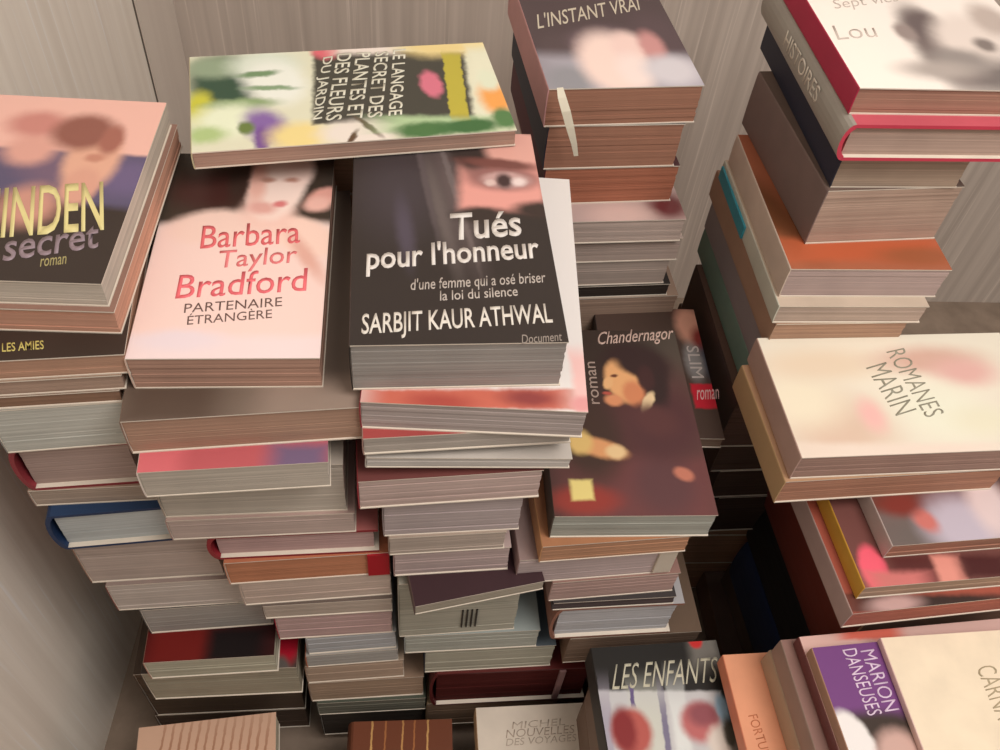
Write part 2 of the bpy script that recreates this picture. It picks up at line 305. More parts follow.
    {'label': "pink tinted paperback with red lower board, fifth from top of pink novel's stack", 'group': 'books in the stack under the pink novel', 'kind': 'p', 'loc': (-0.096, 0.3718, 0.3904), 'yaw': 0.0415, 'w': 0.1122, 'd': 0.168, 'h': 0.0229, 'cols': ((183, 157, 149), (172, 141, 133), (140, 54, 56), (190, 171, 163))},
    {'label': "red hardcover with pink page edges, sixth from top of pink novel's stack", 'group': 'books in the stack under the pink novel', 'kind': 'h', 'loc': (-0.0801, 0.3733, 0.3615), 'yaw': 0.0427, 'w': 0.1074, 'd': 0.168, 'h': 0.0289, 'cols': ((168, 99, 96), (139, 37, 46), (149, 49, 49), (189, 158, 155))},
    {'label': "orange paged book with a red jacket flap, seventh from top of pink novel's stack", 'group': 'books in the stack under the pink novel', 'kind': 'p', 'loc': (-0.0751, 0.3717, 0.3319), 'yaw': 0.0631, 'w': 0.1059, 'd': 0.168, 'h': 0.0296, 'cols': ((182, 113, 82), (198, 142, 116), (198, 142, 116), (189, 130, 99)), 'extras': [{'name': 'jacket_flap', 'box': (0.039, 0.0536, -0.0852, -0.082, 0.0006, 0.029), 'col': (168, 20, 36), 'label': 'red jacket flap'}]},
    {'label': "cream paged paperback, eighth from top of pink novel's stack", 'group': 'books in the stack under the pink novel', 'kind': 'p', 'loc': (-0.072, 0.3724, 0.2986), 'yaw': 0.0657, 'w': 0.102, 'd': 0.168, 'h': 0.0333, 'cols': ((202, 181, 167), (187, 166, 153), (88, 74, 64), (198, 179, 167))},
    {'label': "slim book with a dark upper edge, ninth from top of pink novel's stack", 'group': 'books in the stack under the pink novel', 'kind': 'p', 'loc': (-0.0648, 0.3705, 0.2782), 'yaw': 0.0496, 'w': 0.0908, 'd': 0.168, 'h': 0.0204, 'cols': ((102, 89, 82), (108, 95, 87), (108, 95, 87), (182, 168, 156))},
    {'label': "pink paged book with crimson spine, tenth from top of pink novel's stack", 'group': 'books in the stack under the pink novel', 'kind': 'p', 'loc': (-0.062, 0.3725, 0.2372), 'yaw': 0.0453, 'w': 0.085, 'd': 0.168, 'h': 0.041, 'cols': ((201, 171, 166), (156, 31, 55), (162, 94, 102), (190, 162, 159))},
    {'label': "blue grey paged book, eleventh from top of pink novel's stack", 'group': 'books in the stack under the pink novel', 'kind': 'p', 'loc': (-0.0527, 0.3733, 0.2062), 'yaw': 0.0613, 'w': 0.0686, 'd': 0.168, 'h': 0.031, 'cols': ((170, 170, 172), (150, 150, 154), (150, 150, 154), (178, 180, 183))},
    {'label': "grey book with an orange spine, twelfth from top of pink novel's stack", 'group': 'books in the stack under the pink novel', 'kind': 'p', 'loc': (-0.053, 0.372, 0.1836), 'yaw': 0.0566, 'w': 0.0726, 'd': 0.168, 'h': 0.0226, 'cols': ((160, 156, 151), (181, 103, 74), (181, 103, 74), (171, 169, 165))},
    {'label': "tan paged book, thirteenth from top of pink novel's stack", 'group': 'books in the stack under the pink novel', 'kind': 'p', 'loc': (-0.0515, 0.3729, 0.1473), 'yaw': 0.0499, 'w': 0.0796, 'd': 0.168, 'h': 0.0363, 'cols': ((167, 147, 128), (161, 131, 110), (161, 131, 110), (181, 160, 142))},
    {'label': "brown paged book, fourteenth from top of pink novel's stack", 'group': 'books in the stack under the pink novel', 'kind': 'p', 'loc': (-0.0424, 0.3726, 0.1061), 'yaw': 0.0368, 'w': 0.0966, 'd': 0.168, 'h': 0.0412, 'cols': ((147, 123, 104), (127, 101, 84), (127, 101, 84), (167, 145, 125))},
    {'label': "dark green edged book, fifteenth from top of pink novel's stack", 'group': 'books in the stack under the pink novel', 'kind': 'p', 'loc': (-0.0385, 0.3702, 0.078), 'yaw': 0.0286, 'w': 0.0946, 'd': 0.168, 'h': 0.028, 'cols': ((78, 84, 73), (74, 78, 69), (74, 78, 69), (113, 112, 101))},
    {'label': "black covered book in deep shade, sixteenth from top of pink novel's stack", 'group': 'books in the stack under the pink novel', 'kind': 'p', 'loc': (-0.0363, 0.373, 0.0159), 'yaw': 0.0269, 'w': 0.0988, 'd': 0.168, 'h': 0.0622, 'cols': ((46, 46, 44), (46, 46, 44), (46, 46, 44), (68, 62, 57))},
    {'label': "plain book hidden at the foot of pink novel's stack", 'group': 'books in the stack under the pink novel, hidden at the foot', 'kind': 'p', 'loc': (-0.035, 0.395, 0.0), 'yaw': 0.0, 'w': 0.09, 'd': 0.16, 'h': 0.0159, 'cols': ((110, 90, 80), (120, 95, 80), (110, 90, 80), (192, 152, 124))},
    {'label': "black novel titled Tués pour l'honneur with a woman's eye on its cover", 'group': 'books in the stack under the black novel', 'kind': 'p', 'loc': (0.0191, 0.3879, 0.5238), 'yaw': 0.0349, 'w': 0.1109, 'd': 0.176, 'h': 0.0352, 'cols': ((55, 48, 45), (49, 44, 41), (63, 58, 55), (162, 157, 152)), 'art': [('e', -0.0276, 0.0324, 0.0232, 0.0365, 0.0, (70, 62, 66), 0.8), ('e', 0.0027, 0.0326, 0.0082, 0.0553, 0.14, (96, 84, 84), 0.9), ('e', -0.0052, 0.0146, 0.004, 0.044, 0.14, (104, 94, 92), 0.9), ('e', -0.0128, 0.0417, 0.0018, 0.0469, 0.105, (92, 82, 84), 0.8), ('e', 0.0056, 0.0235, 0.0017, 0.0451, 0.14, (116, 104, 102), 0.8), ('e', 0.0013, 0.0513, 0.0015, 0.0385, 0.14, (110, 100, 100), 0.8), ('e', -0.0255, -0.0025, 0.0044, 0.0251, 0.07, (84, 76, 88), 0.8), ('e', 0.0185, 0.0563, 0.0049, 0.0332, 0.175, (104, 88, 92), 0.9), ('r', 0.0374, 0.0694, 0.0212, 0.0223, -0.23, (222, 168, 156), 0.15), ('r', 0.0325, 0.0365, 0.0251, 0.0225, -0.063, (226, 160, 150), 0.18), ('e', 0.0175, 0.0103, 0.0149, 0.007, 0.0, (60, 50, 46), 0.5), ('e', 0.0528, 0.0148, 0.0153, 0.0072, 0.0, (62, 50, 46), 0.5), ('e', 0.0134, 0.0711, 0.0111, 0.0262, 0.349, (58, 48, 46), 0.4), ('e', 0.0338, 0.044, 0.0217, 0.0114, -0.052, (150, 104, 100), 0.4), ('e', 0.0355, 0.0421, 0.0145, 0.0076, -0.052, (196, 160, 156), 0.3), ('e', 0.0342, 0.0412, 0.0048, 0.0066, 0.0, (70, 52, 52), 0.5), ('e', 0.0431, 0.0403, 0.0042, 0.0038, 0.0, (232, 214, 210), 0.6), ('e', 0.0256, 0.0392, 0.003, 0.0028, 0.0, (216, 190, 184), 0.6), ('e', 0.0332, 0.0575, 0.0233, 0.0049, -0.14, (120, 76, 70), 0.5)], 'texts': [{'name': 'title', 's': 'Tués', 'col': (226, 220, 214), 'bl': (-0.0009, -0.0117), 'br': (0.0398, -0.0076), 'tl': (0.0003, 0.0112), 'bold': 0.02}, {'name': 'title', 's': "pour l'honneur", 'col': (226, 220, 214), 'bl': (-0.0469, -0.0397), 'br': (0.0479, -0.0313), 'tl': (-0.0464, -0.0155), 'bold': 0.02}, {'name': 'subtitle', 's': "d'une femme qui a osé briser", 'col': (190, 180, 172), 'bl': (-0.024, -0.0526), 'br': (0.0486, -0.0475), 'tl': (-0.0232, -0.0414), 'bold': 0.006}, {'name': 'subtitle', 's': 'la loi du silence', 'col': (196, 186, 178), 'bl': (-0.0086, -0.0579), 'br': (0.0327, -0.0548), 'tl': (-0.0083, -0.0506), 'bold': 0.006}, {'name': 'author_name', 's': 'SARBJIT KAUR ATHWAL', 'col': (226, 220, 210), 'bl': (-0.0491, -0.085), 'br': (0.0489, -0.0788), 'tl': (-0.0487, -0.0666), 'bold': 0.012}, {'name': 'subtitle', 's': 'Document', 'col': (150, 140, 132), 'bl': (0.0313, -0.0887), 'br': (0.052, -0.0871), 'tl': (0.0319, -0.0826), 'bold': 0.0}]},
    {'label': "white jacketed book with coral front edge, second from top of black novel's stack", 'group': 'books in the stack under the black novel', 'kind': 'p', 'loc': (0.0359, 0.3846, 0.5006), 'yaw': -0.0524, 'w': 0.1203, 'd': 0.195, 'h': 0.0231, 'cols': ((231, 226, 223), (149, 49, 61), (158, 65, 70), (183, 171, 167)), 'art': [('r', -0.0024, -0.0924, 0.058, 0.0067, 0.058, (206, 112, 94), 0.3), ('e', -0.018, -0.0953, 0.0157, 0.0053, 0.0, (180, 84, 74), 0.7), ('e', 0.0294, -0.0898, 0.0139, 0.0054, 0.0, (150, 74, 72), 0.7), ('r', 0.0598, -0.0756, 0.0066, 0.0212, 0.061, (240, 196, 192), 0.4), ('e', 0.0577, -0.0922, 0.0065, 0.0054, 0.0, (226, 160, 160), 0.5)]},
    {'label': "slim book with a red upper board, third from top of black novel's stack", 'group': 'books in the stack under the black novel', 'kind': 'p', 'loc': (0.0237, 0.3712, 0.4854), 'yaw': 0.0698, 'w': 0.1162, 'd': 0.168, 'h': 0.0152, 'cols': ((167, 75, 73), (166, 132, 123), (177, 168, 160), (184, 175, 166))},
    {'label': 'white paged book tilting down at its right end in the stack under the black novel', 'group': 'books in the stack under the black novel', 'kind': 'p', 'loc': (0.0278, 0.3702, 0.4682), 'yaw': 0.0349, 'w': 0.1174, 'd': 0.168, 'h': 0.0097, 'roll': 0.0628, 'cols': ((195, 188, 180), (179, 170, 162), (213, 206, 198), (197, 191, 185))},
    {'label': "pink paged book with red boards, fifth from top of black novel's stack", 'group': 'books in the stack under the black novel', 'kind': 'p', 'loc': (0.0151, 0.3689, 0.4324), 'yaw': 0.0713, 'w': 0.1079, 'd': 0.168, 'h': 0.0293, 'cols': ((114, 64, 61), (158, 55, 62), (148, 45, 50), (198, 176, 169))},
    {'label': "lilac grey paged book, sixth from top of black novel's stack", 'group': 'books in the stack under the black novel', 'kind': 'p', 'loc': (0.0195, 0.3724, 0.3909), 'yaw': 0.0491, 'w': 0.0864, 'd': 0.168, 'h': 0.0415, 'cols': ((148, 131, 131), (148, 133, 131), (109, 96, 96), (183, 170, 169))},
    {'label': "tan grey paged book, seventh from top of black novel's stack", 'group': 'books in the stack under the black novel', 'kind': 'p', 'loc': (0.0167, 0.3708, 0.3691), 'yaw': 0.0553, 'w': 0.0758, 'd': 0.168, 'h': 0.0219, 'cols': ((163, 146, 133), (147, 126, 113), (147, 126, 113), (184, 170, 159))},
    {'label': "thick pink paged book, eighth from top of black novel's stack", 'group': 'books in the stack under the black novel', 'kind': 'p', 'loc': (0.0207, 0.3718, 0.3379), 'yaw': 0.0529, 'w': 0.0778, 'd': 0.168, 'h': 0.0312, 'cols': ((177, 156, 152), (161, 131, 127), (161, 131, 127), (190, 171, 168))},
    {'label': 'dark purple covered book turned askew in the stack under the black novel', 'group': 'books in the stack under the black novel', 'kind': 'p', 'loc': (0.0288, 0.3532, 0.3255), 'yaw': 0.1931, 'w': 0.0906, 'd': 0.165, 'h': 0.0124, 'cols': ((60, 37, 42), (88, 71, 67), (88, 71, 67), (164, 155, 140))},
    {'label': "cream spined book with dark strokes on its edge, tenth from top of black novel's stack", 'group': 'books in the stack under the black novel', 'kind': 'p', 'loc': (0.0292, 0.3634, 0.2384), 'yaw': 0.0524, 'w': 0.0888, 'd': 0.15, 'h': 0.087, 'cols': ((169, 166, 152), (164, 160, 147), (164, 160, 147), (177, 174, 160)), 'extras': [{'name': 'edge_print', 'box': (0.0024, 0.0036, -0.0756, -0.073, 0.0104, 0.0392), 'col': (40, 36, 32), 'label': 'dark printed stroke'}, {'name': 'edge_print', 'box': (0.0059, 0.0071, -0.0756, -0.073, 0.0104, 0.0392), 'col': (40, 36, 32), 'label': 'dark printed stroke'}, {'name': 'edge_print', 'box': (0.0094, 0.0106, -0.0756, -0.073, 0.0104, 0.0392), 'col': (40, 36, 32), 'label': 'dark printed stroke'}, {'name': 'edge_print', 'box': (0.0129, 0.0141, -0.0756, -0.073, 0.0104, 0.0392), 'col': (40, 36, 32), 'label': 'dark printed stroke'}]},
    {'label': "blue grey and white book, eleventh from top of black novel's stack", 'group': 'books in the stack under the black novel', 'kind': 'p', 'loc': (0.0426, 0.3718, 0.2071), 'yaw': 0.0326, 'w': 0.1051, 'd': 0.168, 'h': 0.0313, 'cols': ((151, 160, 158), (151, 158, 156), (151, 158, 156), (176, 178, 169))},
    {'label': "navy and cream edged book, twelfth from top of black novel's stack", 'group': 'books in the stack under the black novel', 'kind': 'p', 'loc': (0.0587, 0.3726, 0.1651), 'yaw': 0.0321, 'w': 0.1058, 'd': 0.168, 'h': 0.042, 'cols': ((81, 90, 97), (41, 50, 60), (41, 50, 60), (174, 171, 156))},
    {'label': "maroon book with a pale spine band, thirteenth from top of black novel's stack", 'group': 'books in the stack under the black novel', 'kind': 'h', 'loc': (0.0816, 0.3706, 0.093), 'yaw': 0.0242, 'w': 0.1395, 'd': 0.168, 'h': 0.0721, 'cols': ((89, 29, 27), (84, 27, 29), (84, 27, 29), (80, 33, 31)), 'extras': [{'name': 'spine_band', 'box': (0.0398, 0.0448, -0.0852, -0.082, 0.0043, 0.0678), 'col': (150, 116, 116), 'label': 'pale band'}]},
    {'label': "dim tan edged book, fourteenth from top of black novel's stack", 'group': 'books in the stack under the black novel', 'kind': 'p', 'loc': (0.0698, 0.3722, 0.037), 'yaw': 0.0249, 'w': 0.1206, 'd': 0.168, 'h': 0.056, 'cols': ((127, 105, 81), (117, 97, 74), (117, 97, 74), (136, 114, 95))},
    {'label': "plain book hidden at the foot of black novel's stack", 'group': 'books in the stack under the black novel, hidden at the foot', 'kind': 'p', 'loc': (0.065, 0.375, 0.0), 'yaw': 0.0, 'w': 0.1, 'd': 0.15, 'h': 0.037, 'cols': ((110, 90, 80), (120, 95, 80), (110, 90, 80), (192, 152, 124))},
    {'label': 'dark book with a painted young man in profile on its cover', 'group': 'books in the stack under the painted portrait book', 'kind': 'p', 'loc': (0.141, 0.371, 0.3792), 'yaw': 0.0, 'w': 0.1073, 'd': 0.16, 'h': 0.0268, 'cols': ((61, 50, 45), (69, 60, 52), (59, 52, 47), (171, 172, 163)), 'art': [('e', 0.0551, -0.0122, 0.0284, 0.1059, 0.0, (84, 76, 68), 0.6), ('e', 0.0233, -0.0122, 0.0351, 0.0519, 0.0, (88, 56, 56), 0.5), ('e', 0.0464, -0.0207, 0.0182, 0.06, 0.0, (90, 62, 60), 0.5), ('r', 0.0053, -0.0606, 0.0531, 0.0248, -0.006, (110, 66, 66), 0.4), ('e', 0.0226, -0.0569, 0.0201, 0.0236, 0.0, (96, 64, 66), 0.5), ('e', -0.023, -0.0207, 0.0206, 0.0335, 0.0, (70, 52, 46), 0.5), ('e', -0.0319, -0.068, 0.0221, 0.0105, 0.0, (150, 62, 54), 0.5), ('e', 0.0311, -0.008, 0.024, 0.0297, -0.349, (84, 54, 56), 0.4), ('e', 0.0188, 0.0454, 0.0253, 0.0213, -0.14, (58, 42, 42), 0.3), ('e', 0.0294, 0.0286, 0.0103, 0.0225, 0.0, (56, 42, 42), 0.4), ('e', 0.0064, 0.0311, 0.0117, 0.0197, 0.175, (234, 176, 122), 0.2), ('e', -0.004, 0.0292, 0.0036, 0.0056, -0.349, (236, 184, 130), 0.3), ('e', -0.0018, 0.0138, 0.0064, 0.0054, 0.0, (222, 150, 108), 0.4), ('e', 0.0135, 0.0202, 0.008, 0.011, 0.0, (214, 138, 98), 0.4), ('e', 0.022, 0.0463, 0.0179, 0.0107, -0.244, (58, 42, 42), 0.3), ('e', 0.0245, 0.0341, 0.0059, 0.0114, 0.0, (70, 46, 46), 0.4), ('e', 0.0013, 0.0358, 0.0029, 0.0014, 0.0, (110, 66, 50), 0.5), ('e', -0.0059, 0.0201, 0.0029, 0.0014, 0.0, (186, 90, 76), 0.5), ('e', 0.0224, 0.0122, 0.0036, 0.01, -0.489, (230, 202, 160), 0.3), ('e', 0.0248, -0.0037, 0.0156, 0.0123, -0.524, (92, 58, 58), 0.5), ('e', -0.017, -0.0273, 0.0178, 0.0074, -0.314, (222, 160, 110), 0.35), ('e', -0.03, -0.0223, 0.0082, 0.01, 0.0, (224, 190, 120), 0.4), ('e', -0.0065, -0.0306, 0.0068, 0.0058, 0.0, (232, 200, 150), 0.4), ('r', -0.033, -0.0604, 0.0072, 0.0077, -0.006, (232, 214, 136), 0.25), ('e', 0.0369, -0.0483, 0.0068, 0.0048, -0.524, (190, 120, 100), 0.4)], 'texts': [{'name': 'author_name', 's': 'Chandernagor', 'col': (206, 178, 166), 'bl': (-0.0087, 0.0615), 'br': (0.0498, 0.0682), 'tl': (-0.0043, 0.0785), 'bold': 0.006}, {'name': 'title', 's': 'roman', 'col': (170, 150, 140), 'bl': (-0.0122, 0.0102), 'br': (-0.011, 0.0489), 'tl': (-0.0179, 0.0102), 'bold': 0.0}]},
    {'label': "orange tan paged book, second from top of portrait book's stack", 'group': 'books in the stack under the painted portrait book', 'kind': 'p', 'loc': (0.1281, 0.3626, 0.3579), 'yaw': 0.0698, 'w': 0.102, 'd': 0.15, 'h': 0.0212, 'cols': ((170, 118, 84), (193, 142, 99), (193, 142, 99), (187, 143, 114))},
    {'label': 'book with a small face and red label, jutting right beyond the painted portrait book', 'group': 'books in the stack under the painted portrait book', 'kind': 'p', 'loc': (0.1907, 0.454, 0.3459), 'yaw': -0.0175, 'w': 0.0867, 'd': 0.135, 'h': 0.012, 'cols': ((84, 67, 60), (59, 50, 47), (59, 50, 47), (136, 115, 100)), 'art': [('r', 0.0675, -0.0094, 0.0198, 0.0962, 0.026, (52, 40, 38), 0.4), ('e', 0.0422, 0.0787, 0.0194, 0.027, 0.0, (90, 46, 42), 0.5), ('e', 0.0368, 0.0482, 0.012, 0.0209, 0.0, (216, 158, 136), 0.4), ('e', 0.0442, 0.0327, 0.0085, 0.0136, 0.0, (140, 54, 50), 0.5), ('e', 0.0498, 0.009, 0.0133, 0.0196, 0.0, (70, 72, 84), 0.4), ('e', 0.0332, 0.0085, 0.0075, 0.0195, 0.0, (150, 146, 146), 0.5), ('r', 0.0381, -0.0264, 0.0121, 0.0123, 0.024, (212, 44, 62), 0.12)], 'texts': [{'name': 'title', 's': 'roman', 'col': (230, 190, 190), 'bl': (0.0286, -0.0306), 'br': (0.0464, -0.0292), 'tl': (0.0304, -0.0206), 'bold': 0.0}, {'name': 'author_name', 's': 'SLIM', 'col': (206, 196, 192), 'bl': (0.0295, 0.0256), 'br': (0.0285, -0.0084), 'tl': (0.0396, 0.0259), 'bold': 0.0}]},
    {'label': "pink paged book with white end strip, fourth from top of portrait book's stack", 'group': 'books in the stack under the painted portrait book', 'kind': 'p', 'loc': (0.1204, 0.3646, 0.3238), 'yaw': 0.0698, 'w': 0.1126, 'd': 0.15, 'h': 0.0341, 'cols': ((147, 126, 122), (147, 121, 117), (114, 63, 64), (191, 174, 172)), 'extras': [{'name': 'paper_strip', 'box': (0.0423, 0.0553, -0.0762, -0.073, 0.0027, 0.0313), 'col': (206, 196, 180), 'label': 'white paper strip'}]},
    {'label': "pink brown paged book, fifth from top of portrait book's stack", 'group': 'books in the stack under the painted portrait book', 'kind': 'p', 'loc': (0.1369, 0.3733, 0.2955), 'yaw': 0.072, 'w': 0.0938, 'd': 0.168, 'h': 0.0283, 'cols': ((146, 112, 103), (156, 126, 118), (156, 126, 118), (179, 152, 145))},
    {'label': "slim black covered book, sixth from top of portrait book's stack", 'group': 'books in the stack under the painted portrait book', 'kind': 'p', 'loc': (0.1428, 0.3703, 0.2838), 'yaw': 0.0409, 'w': 0.092, 'd': 0.168, 'h': 0.0117, 'cols': ((59, 54, 54), (69, 64, 66), (69, 64, 66), (83, 73, 73))},
    {'label': "thick pale grey hardcover, seventh from top of portrait book's stack", 'group': 'books in the stack under the painted portrait book', 'kind': 'h', 'loc': (0.1489, 0.3705, 0.2317), 'yaw': 0.0367, 'w': 0.0987, 'd': 0.168, 'h': 0.0521, 'cols': ((170, 168, 170), (144, 98, 81), (120, 118, 120), (193, 193, 196))},
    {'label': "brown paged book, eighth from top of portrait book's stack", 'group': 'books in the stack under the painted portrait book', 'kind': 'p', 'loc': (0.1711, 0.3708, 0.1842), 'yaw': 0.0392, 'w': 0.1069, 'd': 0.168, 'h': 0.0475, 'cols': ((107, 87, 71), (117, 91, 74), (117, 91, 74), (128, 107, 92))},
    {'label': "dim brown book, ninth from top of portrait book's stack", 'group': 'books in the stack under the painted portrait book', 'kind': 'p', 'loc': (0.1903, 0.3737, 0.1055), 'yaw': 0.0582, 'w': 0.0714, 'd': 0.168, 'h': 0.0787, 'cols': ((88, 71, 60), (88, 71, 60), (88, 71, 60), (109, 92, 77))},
    {'label': "plain book hidden at the foot of portrait book's stack", 'group': 'books in the stack under the painted portrait book, hidden at the foot', 'kind': 'p', 'loc': (0.195, 0.375, 0.0), 'yaw': 0.0, 'w': 0.07, 'd': 0.15, 'h': 0.0527, 'cols': ((110, 90, 80), (120, 95, 80), (110, 90, 80), (192, 152, 124))},
    {'label': "plain book hidden at the foot of portrait book's stack", 'group': 'books in the stack under the painted portrait book, hidden at the foot', 'kind': 'p', 'loc': (0.195, 0.375, 0.0527), 'yaw': 0.0, 'w': 0.07, 'd': 0.15, 'h': 0.0527, 'cols': ((110, 90, 80), (120, 95, 80), (110, 90, 80), (192, 152, 124))},
    {'label': 'book with a grey photographic cover and pink spine on the rust edged back stack', 'group': 'books in the back stack of brown edged books', 'kind': 'p', 'loc': (0.1329, 0.6045, 0.5322), 'yaw': 0.1047, 'w': 0.1098, 'd': 0.15, 'h': 0.0299, 'cols': ((90, 77, 80), (201, 152, 152), (117, 91, 91), (170, 125, 104)), 'art': [('r', 0.0014, 0.0119, 0.068, 0.0375, -0.02, (84, 70, 72), 0.4), ('e', 0.0021, -0.0314, 0.029, 0.0265, -0.175, (140, 118, 128), 0.6), ('e', 0.0394, -0.0166, 0.0195, 0.0362, 0.0, (92, 76, 80), 0.5), ('e', -0.039, -0.0378, 0.0113, 0.0308, 0.0, (90, 76, 78), 0.5), ('r', 0.0123, -0.062, 0.0778, 0.0251, -0.036, (176, 172, 182), 0.5), ('e', -0.0376, -0.065, 0.0165, 0.017, 0.0, (150, 150, 156), 0.5), ('e', -0.0032, -0.044, 0.0229, 0.0387, 0.0, (248, 222, 212), 0.35), ('e', 0.0143, -0.0265, 0.0132, 0.0216, 0.0, (244, 214, 206), 0.4), ('e', 0.0114, -0.0545, 0.0128, 0.0204, 0.0, (246, 228, 222), 0.5), ('e', 0.0312, -0.0244, 0.0089, 0.0191, 0.0, (206, 150, 148), 0.5), ('e', 0.0372, -0.0554, 0.0187, 0.018, 0.0, (214, 210, 216), 0.5)], 'texts': [{'name': 'title', 's': "L'INSTANT VRAI", 'col': (206, 196, 176), 'bl': (-0.0473, 0.0005), 'br': (0.0356, 0.0256), 'tl': (-0.0442, 0.0212), 'bold': 0.0}]},
    {'label': 'rust paged book with navy spine, second from top of rust edged back stack', 'group': 'books in the back stack of brown edged books', 'kind': 'p', 'loc': (0.1329, 0.6045, 0.4954), 'yaw': 0.0873, 'w': 0.0994, 'd': 0.15, 'h': 0.0368, 'cols': ((41, 44, 58), (37, 42, 58), (87, 61, 53), (170, 125, 104))},
    {'label': 'rust paged book with dark red spine, third from top of rust edged back stack', 'group': 'books in the back stack of brown edged books', 'kind': 'p', 'loc': (0.1364, 0.6052, 0.4623), 'yaw': 0.0873, 'w': 0.1022, 'd': 0.15, 'h': 0.0331, 'cols': ((76, 42, 47), (79, 31, 44), (95, 52, 49), (177, 116, 92))},
    {'label': 'book with a pale pinkish cover, fourth from top of rust edged back stack', 'group': 'books in the back stack of brown edged books', 'kind': 'p', 'loc': (0.144, 0.595, 0.4404), 'yaw': 0.0698, 'w': 0.1055, 'd': 0.17, 'h': 0.0219, 'cols': ((195, 171, 166), (188, 171, 162), (168, 151, 142), (199, 181, 171)), 'art': [('e', 0.0422, -0.0692, 0.0157, 0.0144, 0.0, (110, 54, 56), 0.6), ('e', 0.0026, -0.0784, 0.023, 0.0116, 0.0, (220, 190, 182), 0.6)]},
    {'label': 'pinkish grey paged book, fifth from top of rust edged back stack', 'group': 'books in the back stack of brown edged books', 'kind': 'p', 'loc': (0.1522, 0.598, 0.4171), 'yaw': 0.0698, 'w': 0.0957, 'd': 0.168, 'h': 0.0233, 'cols': ((188, 171, 162), (188, 171, 162), (188, 171, 162), (190, 172, 162))},
    {'label': 'plain cream grey paged book, sixth from top of rust edged back stack', 'group': 'books in the back stack of brown edged books', 'kind': 'p', 'loc': (0.1533, 0.5988, 0.3909), 'yaw': 0.0698, 'w': 0.0844, 'd': 0.168, 'h': 0.0261, 'cols': ((178, 161, 152), (168, 151, 142), (49, 42, 39), (186, 170, 160))},
    {'label': 'slim black book, seventh from top of rust edged back stack', 'group': 'books in the back stack of brown edged books', 'kind': 'p', 'loc': (0.159, 0.5983, 0.3778), 'yaw': 0.0698, 'w': 0.0845, 'd': 0.168, 'h': 0.0132, 'cols': ((43, 38, 37), (43, 38, 37), (43, 38, 37), (64, 56, 51))},
    {'label': 'thick tan paged book, eighth from top of rust edged back stack', 'group': 'books in the back stack of brown edged books', 'kind': 'p', 'loc': (0.1659, 0.5982, 0.3316), 'yaw': 0.0698, 'w': 0.0904, 'd': 0.168, 'h': 0.0462, 'cols': ((167, 141, 124), (147, 121, 104), (147, 121, 104), (171, 146, 129))},
    {'label': 'plain book hidden at the foot of rust edged back stack', 'group': 'books in the back stack of brown edged books, hidden at the foot', 'kind': 'p', 'loc': (0.18, 0.645, 0.0), 'yaw': 0.0, 'w': 0.1, 'd': 0.15, 'h': 0.0474, 'cols': ((110, 90, 80), (120, 95, 80), (110, 90, 80), (192, 152, 124))},
    {'label': 'plain book hidden at the foot of rust edged back stack', 'group': 'books in the back stack of brown edged books, hidden at the foot', 'kind': 'p', 'loc': (0.18, 0.645, 0.0474), 'yaw': 0.0, 'w': 0.1, 'd': 0.15, 'h': 0.0474, 'cols': ((110, 90, 80), (120, 95, 80), (110, 90, 80), (192, 152, 124))},
    {'label': 'plain book hidden at the foot of rust edged back stack', 'group': 'books in the back stack of brown edged books, hidden at the foot', 'kind': 'p', 'loc': (0.18, 0.645, 0.0947), 'yaw': 0.0, 'w': 0.1, 'd': 0.15, 'h': 0.0474, 'cols': ((110, 90, 80), (120, 95, 80), (110, 90, 80), (192, 152, 124))},
    {'label': 'plain book hidden at the foot of rust edged back stack', 'group': 'books in the back stack of brown edged books, hidden at the foot', 'kind': 'p', 'loc': (0.18, 0.645, 0.1421), 'yaw': 0.0, 'w': 0.1, 'd': 0.15, 'h': 0.0474, 'cols': ((110, 90, 80), (120, 95, 80), (110, 90, 80), (192, 152, 124))},
    {'label': 'plain book hidden at the foot of rust edged back stack', 'group': 'books in the back stack of brown edged books, hidden at the foot', 'kind': 'p', 'loc': (0.18, 0.645, 0.1895), 'yaw': 0.0, 'w': 0.1, 'd': 0.15, 'h': 0.0474, 'cols': ((110, 90, 80), (120, 95, 80), (110, 90, 80), (192, 152, 124))},
    {'label': 'plain book hidden at the foot of rust edged back stack', 'group': 'books in the back stack of brown edged books, hidden at the foot', 'kind': 'p', 'loc': (0.18, 0.645, 0.2368), 'yaw': 0.0, 'w': 0.1, 'd': 0.15, 'h': 0.0474, 'cols': ((110, 90, 80), (120, 95, 80), (110, 90, 80), (192, 152, 124))},
    {'label': 'plain book hidden at the foot of rust edged back stack', 'group': 'books in the back stack of brown edged books, hidden at the foot', 'kind': 'p', 'loc': (0.18, 0.645, 0.2842), 'yaw': 0.0, 'w': 0.1, 'd': 0.15, 'h': 0.0474, 'cols': ((110, 90, 80), (120, 95, 80), (110, 90, 80), (192, 152, 124))},
